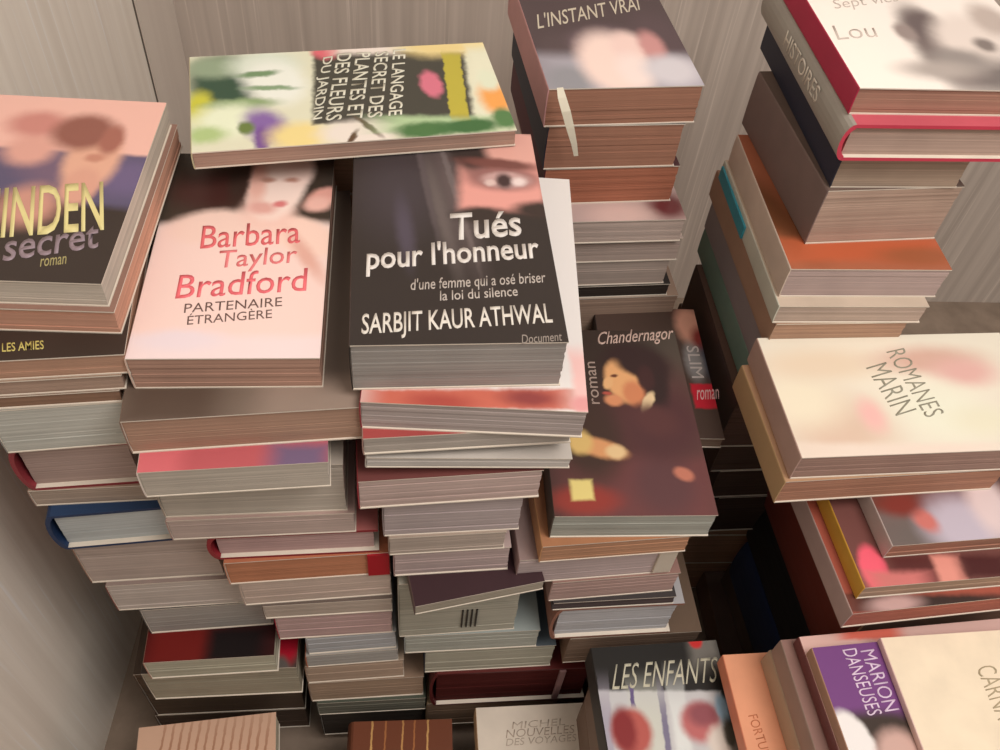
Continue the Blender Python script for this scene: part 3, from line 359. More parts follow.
    {'label': 'white book with a dark ink portrait and crimson spine atop the tall right stack', 'group': 'books in the tall right stack', 'kind': 'p', 'loc': (0.3188, 0.5353, 0.6012), 'yaw': 0.0349, 'w': 0.135, 'd': 0.17, 'h': 0.0178, 'cols': ((245, 236, 228), (175, 43, 74), (187, 66, 83), (176, 135, 117)), 'art': [('r', -0.0713, -0.0447, 0.0389, 0.0725, 0.041, (250, 240, 230), 0.6), ('e', 0.0211, -0.0633, 0.0265, 0.0293, 0.0, (120, 112, 110), 0.6), ('e', 0.0003, -0.036, 0.0149, 0.0461, 0.0, (120, 108, 106), 0.5), ('e', 0.0035, -0.0121, 0.0139, 0.0189, 0.0, (104, 92, 92), 0.5), ('e', -0.0137, -0.0214, 0.0068, 0.0105, 0.0, (150, 136, 132), 0.5), ('e', 0.0279, -0.0266, 0.0235, 0.0292, -0.349, (226, 214, 206), 0.4), ('e', 0.0522, -0.0035, 0.0129, 0.0198, 0.0, (190, 176, 168), 0.5), ('e', 0.0344, -0.0346, 0.0069, 0.0079, 0.0, (130, 120, 116), 0.6), ('e', 0.0096, -0.0527, 0.02, 0.0124, 0.0, (150, 142, 138), 0.6), ('e', -0.0084, -0.0643, 0.0235, 0.0096, 0.0, (176, 166, 160), 0.7)], 'texts': [{'name': 'author_name', 's': 'Lou', 'col': (206, 194, 184), 'bl': (-0.0622, -0.0329), 'br': (-0.0343, -0.0282), 'tl': (-0.0605, -0.0164), 'bold': -0.01}, {'name': 'title', 's': 'Sept vies', 'col': (200, 188, 178), 'bl': (-0.0518, 0.0012), 'br': (-0.0032, 0.0139), 'tl': (-0.0493, 0.0165), 'bold': -0.01}]},
    {'label': 'grey hardcover with lettered spine and pink red boards, second from top of tall right stack', 'group': 'books in the tall right stack', 'kind': 'h', 'loc': (0.3182, 0.5239, 0.5755), 'yaw': 0.0349, 'w': 0.14, 'd': 0.168, 'h': 0.0257, 'cols': ((196, 88, 101), (157, 152, 143), (166, 75, 87), (189, 163, 150)), 'edge': (206, 66, 88), 'spine_text': [{'s': 'HISTOIRES', 'col': (214, 206, 192), 'y0': -0.04, 'y1': 0.03, 'z0': 0.01, 'z1': 0.021}]},
    {'label': 'tan paged book with navy spine, third from top of tall right stack', 'group': 'books in the tall right stack', 'kind': 'p', 'loc': (0.3054, 0.5341, 0.5453), 'yaw': 0.0349, 'w': 0.088, 'd': 0.165, 'h': 0.0302, 'cols': ((70, 66, 75), (41, 46, 63), (118, 101, 92), (184, 163, 145))},
    {'label': 'thick tan paged book with mottled grey spine, fourth from top of tall right stack', 'group': 'books in the tall right stack', 'kind': 'p', 'loc': (0.3046, 0.5195, 0.4998), 'yaw': 0.0873, 'w': 0.097, 'd': 0.138, 'h': 0.0455, 'cols': ((118, 101, 92), (126, 109, 105), (88, 71, 62), (188, 163, 147))},
    {'label': 'rust orange covered book, fifth from top of tall right stack', 'group': 'books in the tall right stack', 'kind': 'p', 'loc': (0.3018, 0.4968, 0.4737), 'yaw': 0.0175, 'w': 0.1138, 'd': 0.148, 'h': 0.0261, 'cols': ((170, 101, 73), (214, 198, 183), (163, 46, 60), (190, 169, 164)), 'art': [('e', -0.0545, -0.0143, 0.0147, 0.0449, 0.349, (110, 66, 40), 0.7), ('r', 0.0052, -0.0549, 0.0648, 0.0106, 0.012, (190, 96, 62), 0.6), ('e', 0.0391, -0.0605, 0.029, 0.0086, 0.0, (160, 92, 60), 0.6)]},
    {'label': 'book with white and turquoise spine, sixth from top of tall right stack', 'group': 'books in the tall right stack', 'kind': 'p', 'loc': (0.2971, 0.4937, 0.4572), 'yaw': 0.0175, 'w': 0.108, 'd': 0.16, 'h': 0.0165, 'cols': ((198, 181, 163), (204, 206, 192), (167, 141, 133), (190, 171, 158)), 'extras': [{'name': 'spine_patch', 'box': (-0.0555, -0.0538, 0.005, 0.078, 0.001, 0.0125), 'col': (60, 150, 168), 'label': 'turquoise patch on the spine'}]},
    {'label': 'tan spined book, seventh from top of tall right stack', 'group': 'books in the tall right stack', 'kind': 'p', 'loc': (0.2935, 0.4984, 0.4315), 'yaw': 0.0349, 'w': 0.098, 'd': 0.17, 'h': 0.0257, 'cols': ((166, 131, 109), (172, 139, 117), (172, 139, 117), (181, 147, 125))},
    {'label': 'grey lilac spined book, eighth from top of tall right stack', 'group': 'books in the tall right stack', 'kind': 'p', 'loc': (0.2974, 0.4964, 0.4007), 'yaw': 0.0349, 'w': 0.1, 'd': 0.165, 'h': 0.0307, 'cols': ((149, 140, 144), (149, 140, 142), (149, 140, 142), (167, 152, 146))},
    {'label': 'sea green spined book, ninth from top of tall right stack', 'group': 'books in the tall right stack', 'kind': 'p', 'loc': (0.2977, 0.4951, 0.3737), 'yaw': 0.0349, 'w': 0.1, 'd': 0.165, 'h': 0.0271, 'cols': ((113, 139, 128), (115, 144, 132), (115, 144, 132), (159, 152, 145))},
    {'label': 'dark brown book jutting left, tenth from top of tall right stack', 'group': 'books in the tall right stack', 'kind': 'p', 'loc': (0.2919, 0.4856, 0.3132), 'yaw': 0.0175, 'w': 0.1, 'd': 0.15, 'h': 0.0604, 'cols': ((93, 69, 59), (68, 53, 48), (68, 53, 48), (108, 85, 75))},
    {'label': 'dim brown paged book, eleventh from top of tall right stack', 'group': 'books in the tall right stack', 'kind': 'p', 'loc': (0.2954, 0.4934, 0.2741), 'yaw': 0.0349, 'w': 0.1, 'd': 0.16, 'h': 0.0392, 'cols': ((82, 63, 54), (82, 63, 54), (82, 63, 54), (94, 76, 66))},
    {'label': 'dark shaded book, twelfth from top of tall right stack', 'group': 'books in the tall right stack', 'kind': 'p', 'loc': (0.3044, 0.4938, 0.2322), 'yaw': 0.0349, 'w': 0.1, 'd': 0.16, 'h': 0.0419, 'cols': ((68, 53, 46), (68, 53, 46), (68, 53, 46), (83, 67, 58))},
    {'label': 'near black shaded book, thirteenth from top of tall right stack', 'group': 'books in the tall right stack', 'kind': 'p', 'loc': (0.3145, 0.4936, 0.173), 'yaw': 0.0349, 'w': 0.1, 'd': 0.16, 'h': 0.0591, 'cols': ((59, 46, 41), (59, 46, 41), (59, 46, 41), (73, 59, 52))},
    {'label': 'plain book hidden at the foot of tall right stack', 'group': 'books in the tall right stack, hidden at the foot', 'kind': 'p', 'loc': (0.32, 0.515, 0.0), 'yaw': 0.0, 'w': 0.1, 'd': 0.15, 'h': 0.0577, 'cols': ((110, 90, 80), (120, 95, 80), (110, 90, 80), (192, 152, 124))},
    {'label': 'plain book hidden at the foot of tall right stack', 'group': 'books in the tall right stack, hidden at the foot', 'kind': 'p', 'loc': (0.32, 0.515, 0.0577), 'yaw': 0.0, 'w': 0.1, 'd': 0.15, 'h': 0.0577, 'cols': ((110, 90, 80), (120, 95, 80), (110, 90, 80), (192, 152, 124))},
    {'label': 'plain book hidden at the foot of tall right stack', 'group': 'books in the tall right stack, hidden at the foot', 'kind': 'p', 'loc': (0.32, 0.515, 0.1154), 'yaw': 0.0, 'w': 0.1, 'd': 0.15, 'h': 0.0577, 'cols': ((110, 90, 80), (120, 95, 80), (110, 90, 80), (192, 152, 124))},
    {'label': 'cream flowery book lying sideways on the right front stack', 'group': 'books in the right front stack', 'kind': 'p', 'loc': (0.3334, 0.3663, 0.4168), 'yaw': 0.0436, 'w': 0.185, 'd': 0.102, 'h': 0.0242, 'cols': ((233, 226, 209), (192, 161, 149), (187, 161, 153), (171, 141, 129)), 'art': [('e', 0.0023, 0.0185, 0.0584, 0.0289, 0.0, (240, 232, 214), 0.8), ('e', -0.0591, -0.0305, 0.0339, 0.0287, 0.0, (222, 196, 176), 0.7), ('e', -0.0782, -0.0049, 0.0277, 0.0211, 0.0, (240, 230, 206), 0.7), ('e', -0.0541, 0.0249, 0.0432, 0.0133, 0.0, (232, 214, 190), 0.7), ('e', -0.0328, -0.0193, 0.0083, 0.0123, 0.0, (240, 190, 184), 0.8), ('e', 0.0281, 0.0268, 0.0372, 0.0119, 0.0, (216, 178, 162), 0.7), ('e', 0.0492, 0.0151, 0.0222, 0.0118, 0.0, (226, 180, 172), 0.7), ('e', 0.0165, -0.017, 0.0283, 0.0218, 0.0, (236, 236, 216), 0.7), ('e', 0.0446, -0.0266, 0.0212, 0.0109, 0.0, (232, 228, 204), 0.8), ('r', -0.0251, -0.0494, 0.0741, 0.0066, -0.045, (236, 220, 206), 0.6)], 'texts': [{'name': 'title', 's': 'MARIN', 'col': (150, 146, 128), 'bl': (-0.0218, 0.0211), 'br': (-0.0164, -0.0208), 'tl': (-0.0051, 0.026), 'bold': -0.008}, {'name': 'title', 's': 'ROMANES', 'col': (150, 146, 128), 'bl': (-0.0015, 0.0352), 'br': (0.0039, -0.0232), 'tl': (0.0133, 0.0385), 'bold': -0.008}]},
    {'label': 'tan edged book lying sideways under the cream flowery book', 'group': 'books in the right front stack', 'kind': 'p', 'loc': (0.3169, 0.3638, 0.391), 'yaw': 0.0611, 'w': 0.16, 'd': 0.1, 'h': 0.0258, 'cols': ((179, 141, 110), (195, 161, 120), (195, 161, 120), (182, 136, 113))},
    {'label': 'photo covered book with grey spine, third from top of right front stack', 'group': 'books in the right front stack', 'kind': 'p', 'loc': (0.3694, 0.3598, 0.3747), 'yaw': 0.0698, 'w': 0.125, 'd': 0.16, 'h': 0.0163, 'cols': ((118, 101, 97), (188, 173, 168), (146, 111, 94), (175, 129, 110)), 'art': [('r', -0.0045, -0.0451, 0.0871, 0.0121, -0.076, (110, 62, 52), 0.5), ('e', -0.0258, -0.0747, 0.0419, 0.0145, 0.0, (110, 100, 96), 0.6), ('e', -0.0048, -0.0688, 0.0283, 0.0232, 0.0, (196, 186, 200), 0.5), ('e', 0.0206, -0.0551, 0.0145, 0.0259, 0.0, (226, 206, 206), 0.5), ('e', -0.0312, -0.0628, 0.0071, 0.0099, 0.524, (206, 120, 112), 0.5), ('e', -0.0439, -0.0501, 0.0142, 0.0084, 0.0, (130, 56, 48), 0.6)], 'texts': [{'name': 'title', 's': 'Le temps des jours', 'col': (214, 196, 180), 'bl': (-0.0529, -0.0438), 'br': (0.0241, -0.0407), 'tl': (-0.0511, -0.0359), 'bold': -0.004}]},
    {'label': 'pink covered book with yellow spine, fourth from top of right front stack', 'group': 'books in the right front stack', 'kind': 'p', 'loc': (0.3521, 0.3409, 0.3586), 'yaw': 0.0698, 'w': 0.13, 'd': 0.165, 'h': 0.0161, 'cols': ((115, 72, 67), (207, 157, 60), (117, 91, 74), (179, 152, 132)), 'art': [('e', -0.0523, -0.0706, 0.0097, 0.0184, 0.0, (242, 100, 120), 0.25), ('r', -0.0247, -0.0729, 0.0167, 0.0124, -0.084, (90, 44, 42), 0.5), ('r', -0.0381, -0.0791, 0.0207, 0.0061, -0.085, (206, 120, 116), 0.6), ('r', -0.0003, -0.075, 0.0098, 0.011, -0.084, (226, 150, 136), 0.3), ('r', 0.0256, -0.0742, 0.017, 0.008, -0.084, (76, 34, 34), 0.5)]},
    {'label': 'brick red covered book with grey pink spine, fifth from top of right front stack', 'group': 'books in the right front stack', 'kind': 'p', 'loc': (0.3476, 0.3341, 0.3368), 'yaw': 0.0873, 'w': 0.135, 'd': 0.17, 'h': 0.0218, 'cols': ((167, 88, 72), (181, 155, 148), (114, 62, 54), (180, 112, 97)), 'art': [('r', -0.0105, -0.0832, 0.063, 0.0061, -0.105, (60, 44, 40), 0.5), ('e', -0.0351, -0.0813, 0.0181, 0.006, 0.0, (196, 160, 156), 0.6)]},
    {'label': 'thick dark red spined book, sixth from top of right front stack', 'group': 'books in the right front stack', 'kind': 'h', 'loc': (0.3806, 0.3441, 0.213), 'yaw': 0.0698, 'w': 0.13, 'd': 0.16, 'h': 0.1238, 'cols': ((104, 52, 46), (126, 59, 49), (185, 147, 116), (135, 106, 92)), 'edge': (190, 146, 110)},
    {'label': 'black spined book with a tan lower edge, seventh from top of right front stack', 'group': 'books in the right front stack', 'kind': 'h', 'loc': (0.3866, 0.3447, 0.1448), 'yaw': 0.0698, 'w': 0.13, 'd': 0.16, 'h': 0.0682, 'cols': ((40, 38, 38), (36, 36, 38), (73, 103, 103), (108, 87, 72)), 'edge': (70, 104, 104)},
    {'label': 'thick navy spined book, eighth from top of right front stack', 'group': 'books in the right front stack', 'kind': 'h', 'loc': (0.3886, 0.3426, 0.0743), 'yaw': 0.0698, 'w': 0.13, 'd': 0.16, 'h': 0.0705, 'cols': ((42, 56, 90), (47, 64, 105), (187, 165, 149), (118, 99, 87)), 'edge': (190, 164, 146)},
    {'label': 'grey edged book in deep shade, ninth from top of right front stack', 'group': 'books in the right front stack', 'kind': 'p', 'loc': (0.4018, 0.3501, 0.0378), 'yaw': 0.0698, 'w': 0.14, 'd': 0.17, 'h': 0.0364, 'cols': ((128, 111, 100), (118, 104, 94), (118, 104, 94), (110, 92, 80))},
    {'label': 'plain book hidden at the foot of right front stack', 'group': 'books in the right front stack, hidden at the foot', 'kind': 'p', 'loc': (0.37, 0.38, 0.0), 'yaw': 0.0, 'w': 0.12, 'd': 0.15, 'h': 0.0378, 'cols': ((110, 90, 80), (120, 95, 80), (110, 90, 80), (192, 152, 124))},
    {'label': 'plain cream book lying on the purple book at the bottom right', 'group': 'books in the bottom right stack', 'kind': 'p', 'loc': (0.4015, 0.1825, 0.33), 'yaw': 0.0436, 'w': 0.17, 'd': 0.115, 'h': 0.006, 'cols': ((238, 222, 196), (222, 191, 183), (223, 201, 184), (205, 190, 176)), 'texts': [{'name': 'title', 's': 'CARNAVAL', 'col': (176, 160, 130), 'bl': (-0.0266, 0.0327), 'br': (-0.0281, -0.0201), 'tl': (-0.0127, 0.0345), 'bold': -0.008}]},
    {'label': 'purple book with white lettering and a dressed woman, under the plain cream book', 'group': 'books in the bottom right stack', 'kind': 'p', 'loc': (0.3629, 0.1844, 0.319), 'yaw': 0.0698, 'w': 0.185, 'd': 0.11, 'h': 0.011, 'cols': ((119, 70, 130), (171, 132, 109), (106, 72, 68), (173, 144, 130)), 'art': [('e', -0.0603, -0.0119, 0.0459, 0.0206, -0.175, (62, 50, 44), 0.25), ('e', -0.085, -0.0076, 0.0117, 0.0204, 0.262, (240, 236, 234), 0.2), ('e', -0.0588, -0.0164, 0.0144, 0.014, 0.0, (206, 170, 160), 0.4)], 'texts': [{'name': 'title', 's': 'DANSEUSES', 'col': (226, 206, 228), 'bl': (-0.0715, 0.0517), 'br': (-0.0708, 0.0073), 'tl': (-0.0612, 0.0521), 'bold': -0.002}, {'name': 'author_name', 's': 'MARION', 'col': (220, 200, 224), 'bl': (-0.0592, 0.0498), 'br': (-0.0584, 0.0087), 'tl': (-0.0489, 0.0503), 'bold': -0.002}]},
    {'label': 'pale pink book jutting out behind the purple book', 'group': 'books in the bottom right stack', 'kind': 'p', 'loc': (0.3641, 0.1896, 0.307), 'yaw': 0.0698, 'w': 0.19, 'd': 0.125, 'h': 0.012, 'cols': ((221, 182, 173), (114, 62, 59), (95, 52, 52), (173, 145, 137)), 'art': [('r', -0.0423, 0.0606, 0.0218, 0.0046, -0.091, (220, 110, 92), 0.4), ('e', -0.1019, 0.0639, 0.0071, 0.0075, 0.0, (240, 206, 196), 0.5)]},
    {'label': 'taupe spined book, fourth from top of bottom right stack', 'group': 'books in the bottom right stack', 'kind': 'p', 'loc': (0.3498, 0.1923, 0.285), 'yaw': 0.0524, 'w': 0.18, 'd': 0.122, 'h': 0.022, 'cols': ((146, 112, 103), (155, 131, 119), (67, 41, 38), (156, 134, 123))},
    {'label': 'beige spined book, fifth from top of bottom right stack', 'group': 'books in the bottom right stack', 'kind': 'p', 'loc': (0.3443, 0.194, 0.263), 'yaw': 0.0524, 'w': 0.17, 'd': 0.122, 'h': 0.022, 'cols': ((167, 147, 124), (175, 153, 130), (218, 201, 183), (165, 144, 129))},
    {'label': 'orange covered book jutting out at the left of the bottom right stack', 'group': 'books in the bottom right stack', 'kind': 'p', 'loc': (0.3113, 0.1793, 0.247), 'yaw': 0.0349, 'w': 0.16, 'd': 0.16, 'h': 0.016, 'cols': ((231, 161, 125), (216, 133, 101), (192, 123, 97), (209, 190, 169)), 'texts': [{'name': 'title', 's': 'FORTUNES', 'col': (196, 116, 76), 'bl': (-0.0723, 0.0346), 'br': (-0.0696, -0.0024), 'tl': (-0.0654, 0.0355), 'bold': -0.006}]},
    {'label': 'plain book hidden at the foot of bottom right stack', 'group': 'books in the bottom right stack, hidden at the foot', 'kind': 'p', 'loc': (0.33, 0.19, 0.0), 'yaw': 0.0, 'w': 0.13, 'd': 0.14, 'h': 0.0494, 'cols': ((110, 90, 80), (120, 95, 80), (110, 90, 80), (192, 152, 124))},
    {'label': 'plain book hidden at the foot of bottom right stack', 'group': 'books in the bottom right stack, hidden at the foot', 'kind': 'p', 'loc': (0.33, 0.19, 0.0494), 'yaw': 0.0, 'w': 0.13, 'd': 0.14, 'h': 0.0494, 'cols': ((110, 90, 80), (120, 95, 80), (110, 90, 80), (192, 152, 124))},
    {'label': 'plain book hidden at the foot of bottom right stack', 'group': 'books in the bottom right stack, hidden at the foot', 'kind': 'p', 'loc': (0.33, 0.19, 0.0988), 'yaw': 0.0, 'w': 0.13, 'd': 0.14, 'h': 0.0494, 'cols': ((110, 90, 80), (120, 95, 80), (110, 90, 80), (192, 152, 124))},
    {'label': 'plain book hidden at the foot of bottom right stack', 'group': 'books in the bottom right stack, hidden at the foot', 'kind': 'p', 'loc': (0.33, 0.19, 0.1482), 'yaw': 0.0, 'w': 0.13, 'd': 0.14, 'h': 0.0494, 'cols': ((110, 90, 80), (120, 95, 80), (110, 90, 80), (192, 152, 124))},
    {'label': 'plain book hidden at the foot of bottom right stack', 'group': 'books in the bottom right stack, hidden at the foot', 'kind': 'p', 'loc': (0.33, 0.19, 0.1976), 'yaw': 0.0, 'w': 0.13, 'd': 0.14, 'h': 0.0494, 'cols': ((110, 90, 80), (120, 95, 80), (110, 90, 80), (192, 152, 124))},
    {'label': 'tan pink book with rows of dark strokes at the bottom left corner', 'group': 'books of the front row at the bottom', 'kind': 'p', 'loc': (-0.1659, 0.194, 0.076), 'yaw': 0.0903, 'w': 0.113, 'd': 0.16, 'h': 0.03, 'cols': ((213, 174, 149), (198, 181, 163), (198, 181, 163), (200, 190, 168)), 'art': [('r', -0.0413, 0.0213, 0.0009, 0.0599, -0.125, (172, 124, 98), 0.5), ('r', -0.0343, 0.0204, 0.0009, 0.0598, -0.125, (172, 124, 98), 0.5), ('r', -0.0273, 0.0195, 0.0009, 0.0598, -0.125, (172, 124, 98), 0.5), ('r', -0.0203, 0.0186, 0.0009, 0.0598, -0.125, (172, 124, 98), 0.5), ('r', -0.0133, 0.0178, 0.0009, 0.0597, -0.125, (172, 124, 98), 0.5), ('r', -0.0063, 0.0169, 0.0009, 0.0597, -0.125, (172, 124, 98), 0.5), ('r', 0.0007, 0.016, 0.0009, 0.0597, -0.125, (172, 124, 98), 0.5), ('r', 0.0078, 0.0151, 0.0009, 0.0597, -0.125, (172, 124, 98), 0.5), ('r', 0.0148, 0.0142, 0.0009, 0.0596, -0.125, (172, 124, 98), 0.5), ('r', 0.0219, 0.0133, 0.0009, 0.0596, -0.125, (172, 124, 98), 0.5), ('r', 0.0289, 0.0125, 0.001, 0.0596, -0.125, (172, 124, 98), 0.5), ('r', 0.036, 0.0116, 0.001, 0.0596, -0.125, (172, 124, 98), 0.5), ('r', 0.0431, 0.0107, 0.001, 0.0596, -0.125, (172, 124, 98), 0.5)]},
    {'label': 'plain book hidden under the front row of books', 'group': 'books hidden under the front row', 'kind': 'p', 'loc': (-0.1659, 0.189, 0.0), 'yaw': 0.0, 'w': 0.1, 'd': 0.14, 'h': 0.038, 'cols': ((110, 90, 80), (120, 95, 80), (110, 90, 80), (192, 152, 124))},
    {'label': 'plain book hidden under the front row of books', 'group': 'books hidden under the front row', 'kind': 'p', 'loc': (-0.1659, 0.189, 0.038), 'yaw': 0.0, 'w': 0.1, 'd': 0.14, 'h': 0.038, 'cols': ((110, 90, 80), (120, 95, 80), (110, 90, 80), (192, 152, 124))},
    {'label': 'brown leather hardcover with gold ruled lines at the bottom edge', 'group': 'books of the front row at the bottom', 'kind': 'h', 'loc': (-0.0114, 0.192, 0.061), 'yaw': -0.0001, 'w': 0.091, 'd': 0.16, 'h': 0.035, 'cols': ((114, 64, 43), (106, 60, 41), (106, 60, 41), (172, 144, 114)), 'art': [('r', -0.0253, 0.0238, 0.0008, 0.0612, -0.034, (206, 160, 100), 0.4), ('r', -0.0137, 0.0235, 0.0007, 0.0612, -0.034, (170, 110, 66), 0.4), ('r', 0.0011, 0.023, 0.0007, 0.0612, -0.034, (196, 146, 90), 0.4), ('r', 0.0111, 0.0226, 0.0007, 0.0613, -0.034, (170, 110, 66), 0.4), ('r', 0.0227, 0.0222, 0.0008, 0.0613, -0.034, (206, 160, 100), 0.4)]},
    {'label': 'plain book hidden under the front row of books', 'group': 'books hidden under the front row', 'kind': 'p', 'loc': (-0.0114, 0.187, 0.0), 'yaw': 0.0, 'w': 0.09, 'd': 0.14, 'h': 0.061, 'cols': ((110, 90, 80), (120, 95, 80), (110, 90, 80), (192, 152, 124))},
    {'label': 'cream white book with faint grey print at the bottom edge', 'group': 'books of the front row at the bottom', 'kind': 'p', 'loc': (0.1079, 0.1909, 0.091), 'yaw': 0.0214, 'w': 0.1065, 'd': 0.165, 'h': 0.03, 'cols': ((224, 212, 197), (192, 161, 126), (192, 161, 126), (192, 181, 166)), 'texts': [{'name': 'title', 's': 'NOUVELLES', 'col': (176, 158, 142), 'bl': (-0.0286, 0.0561), 'br': (0.0297, 0.0573), 'tl': (-0.0272, 0.0627), 'bold': -0.008}, {'name': 'subtitle', 's': 'DES VOYAGES', 'col': (184, 168, 152), 'bl': (-0.0291, 0.0496), 'br': (0.0305, 0.0506), 'tl': (-0.0278, 0.0553), 'bold': -0.008}, {'name': 'author_name', 's': 'MICHEL', 'col': (190, 174, 158), 'bl': (-0.0229, 0.0633), 'br': (0.0228, 0.0643), 'tl': (-0.0216, 0.0691), 'bold': -0.008}]},
    {'label': 'plain book hidden under the front row of books', 'group': 'books hidden under the front row', 'kind': 'p', 'loc': (0.1079, 0.1859, 0.0), 'yaw': 0.0, 'w': 0.09, 'd': 0.14, 'h': 0.0455, 'cols': ((110, 90, 80), (120, 95, 80), (110, 90, 80), (192, 152, 124))},
    {'label': 'plain book hidden under the front row of books', 'group': 'books hidden under the front row', 'kind': 'p', 'loc': (0.1079, 0.1859, 0.0455), 'yaw': 0.0, 'w': 0.09, 'd': 0.14, 'h': 0.0455, 'cols': ((110, 90, 80), (120, 95, 80), (110, 90, 80), (192, 152, 124))},
    {'label': 'black framed photo book with two red faces and white lettering, at the bottom', 'group': 'books of the front row at the bottom', 'kind': 'p', 'loc': (0.1893, 0.195, 0.206), 'yaw': 0.0426, 'w': 0.1008, 'd': 0.165, 'h': 0.03, 'cols': ((40, 38, 36), (44, 40, 38), (44, 40, 38), (140, 133, 126)), 'art': [('r', -0.0083, -0.0139, 0.0476, 0.06, -0.075, (206, 206, 208), 0.03), ('r', -0.019, -0.013, 0.0115, 0.0571, -0.075, (214, 216, 206), 0.4), ('r', -0.0497, -0.0107, 0.0036, 0.0567, -0.075, (176, 170, 184), 0.4), ('r', -0.0068, -0.014, 0.0022, 0.0573, -0.075, (130, 124, 150), 0.4), ('r', -0.0247, 0.0436, 0.0015, 0.0075, -0.069, (110, 96, 140), 0.4), ('r', 0.0047, -0.0148, 0.0058, 0.0575, -0.075, (232, 236, 234), 0.5), ('e', -0.0298, 0.0176, 0.0148, 0.0172, 0.0, (190, 96, 88), 0.25), ('e', -0.0354, 0.0194, 0.0089, 0.0158, 0.0, (140, 48, 50), 0.4), ('e', 0.0223, 0.021, 0.0143, 0.0147, -0.349, (196, 112, 112), 0.3), ('e', 0.0267, 0.0266, 0.0121, 0.0089, 0.0, (150, 84, 92), 0.5), ('e', 0.0351, 0.0057, 0.0104, 0.0115, 0.0, (226, 216, 206), 0.4), ('e', 0.0415, 0.03, 0.0046, 0.0106, 0.0, (150, 180, 200), 0.4), ('e', 0.0424, 0.0102, 0.0045, 0.0116, 0.0, (80, 76, 66), 0.5), ('r', 0.0392, 0.0832, 0.0112, 0.0216, -0.064, (120, 116, 110), 0.5), ('e', 0.0336, 0.0836, 0.0056, 0.0066, 0.0, (206, 52, 52), 0.3)], 'texts': [{'name': 'title', 's': 'LES ENFANTS', 'col': (206, 202, 180), 'bl': (-0.039, 0.0491), 'br': (0.0419, 0.0496), 'tl': (-0.0324, 0.0686), 'bold': -0.004}]},
    {'label': 'plain book hidden under the front row of books', 'group': 'books hidden under the front row', 'kind': 'p', 'loc': (0.1893, 0.19, 0.0), 'yaw': 0.0, 'w': 0.1, 'd': 0.14, 'h': 0.0412, 'cols': ((110, 90, 80), (120, 95, 80), (110, 90, 80), (192, 152, 124))},
    {'label': 'plain book hidden under the front row of books', 'group': 'books hidden under the front row', 'kind': 'p', 'loc': (0.1893, 0.19, 0.0412), 'yaw': 0.0, 'w': 0.1, 'd': 0.14, 'h': 0.0412, 'cols': ((110, 90, 80), (120, 95, 80), (110, 90, 80), (192, 152, 124))},
    {'label': 'plain book hidden under the front row of books', 'group': 'books hidden under the front row', 'kind': 'p', 'loc': (0.1893, 0.19, 0.0824), 'yaw': 0.0, 'w': 0.1, 'd': 0.14, 'h': 0.0412, 'cols': ((110, 90, 80), (120, 95, 80), (110, 90, 80), (192, 152, 124))},
    {'label': 'plain book hidden under the front row of books', 'group': 'books hidden under the front row', 'kind': 'p', 'loc': (0.1893, 0.19, 0.1236), 'yaw': 0.0, 'w': 0.1, 'd': 0.14, 'h': 0.0412, 'cols': ((110, 90, 80), (120, 95, 80), (110, 90, 80), (192, 152, 124))},
    {'label': 'plain book hidden under the front row of books', 'group': 'books hidden under the front row', 'kind': 'p', 'loc': (0.1893, 0.19, 0.1648), 'yaw': 0.0, 'w': 0.1, 'd': 0.14, 'h': 0.0412, 'cols': ((110, 90, 80), (120, 95, 80), (110, 90, 80), (192, 152, 124))},
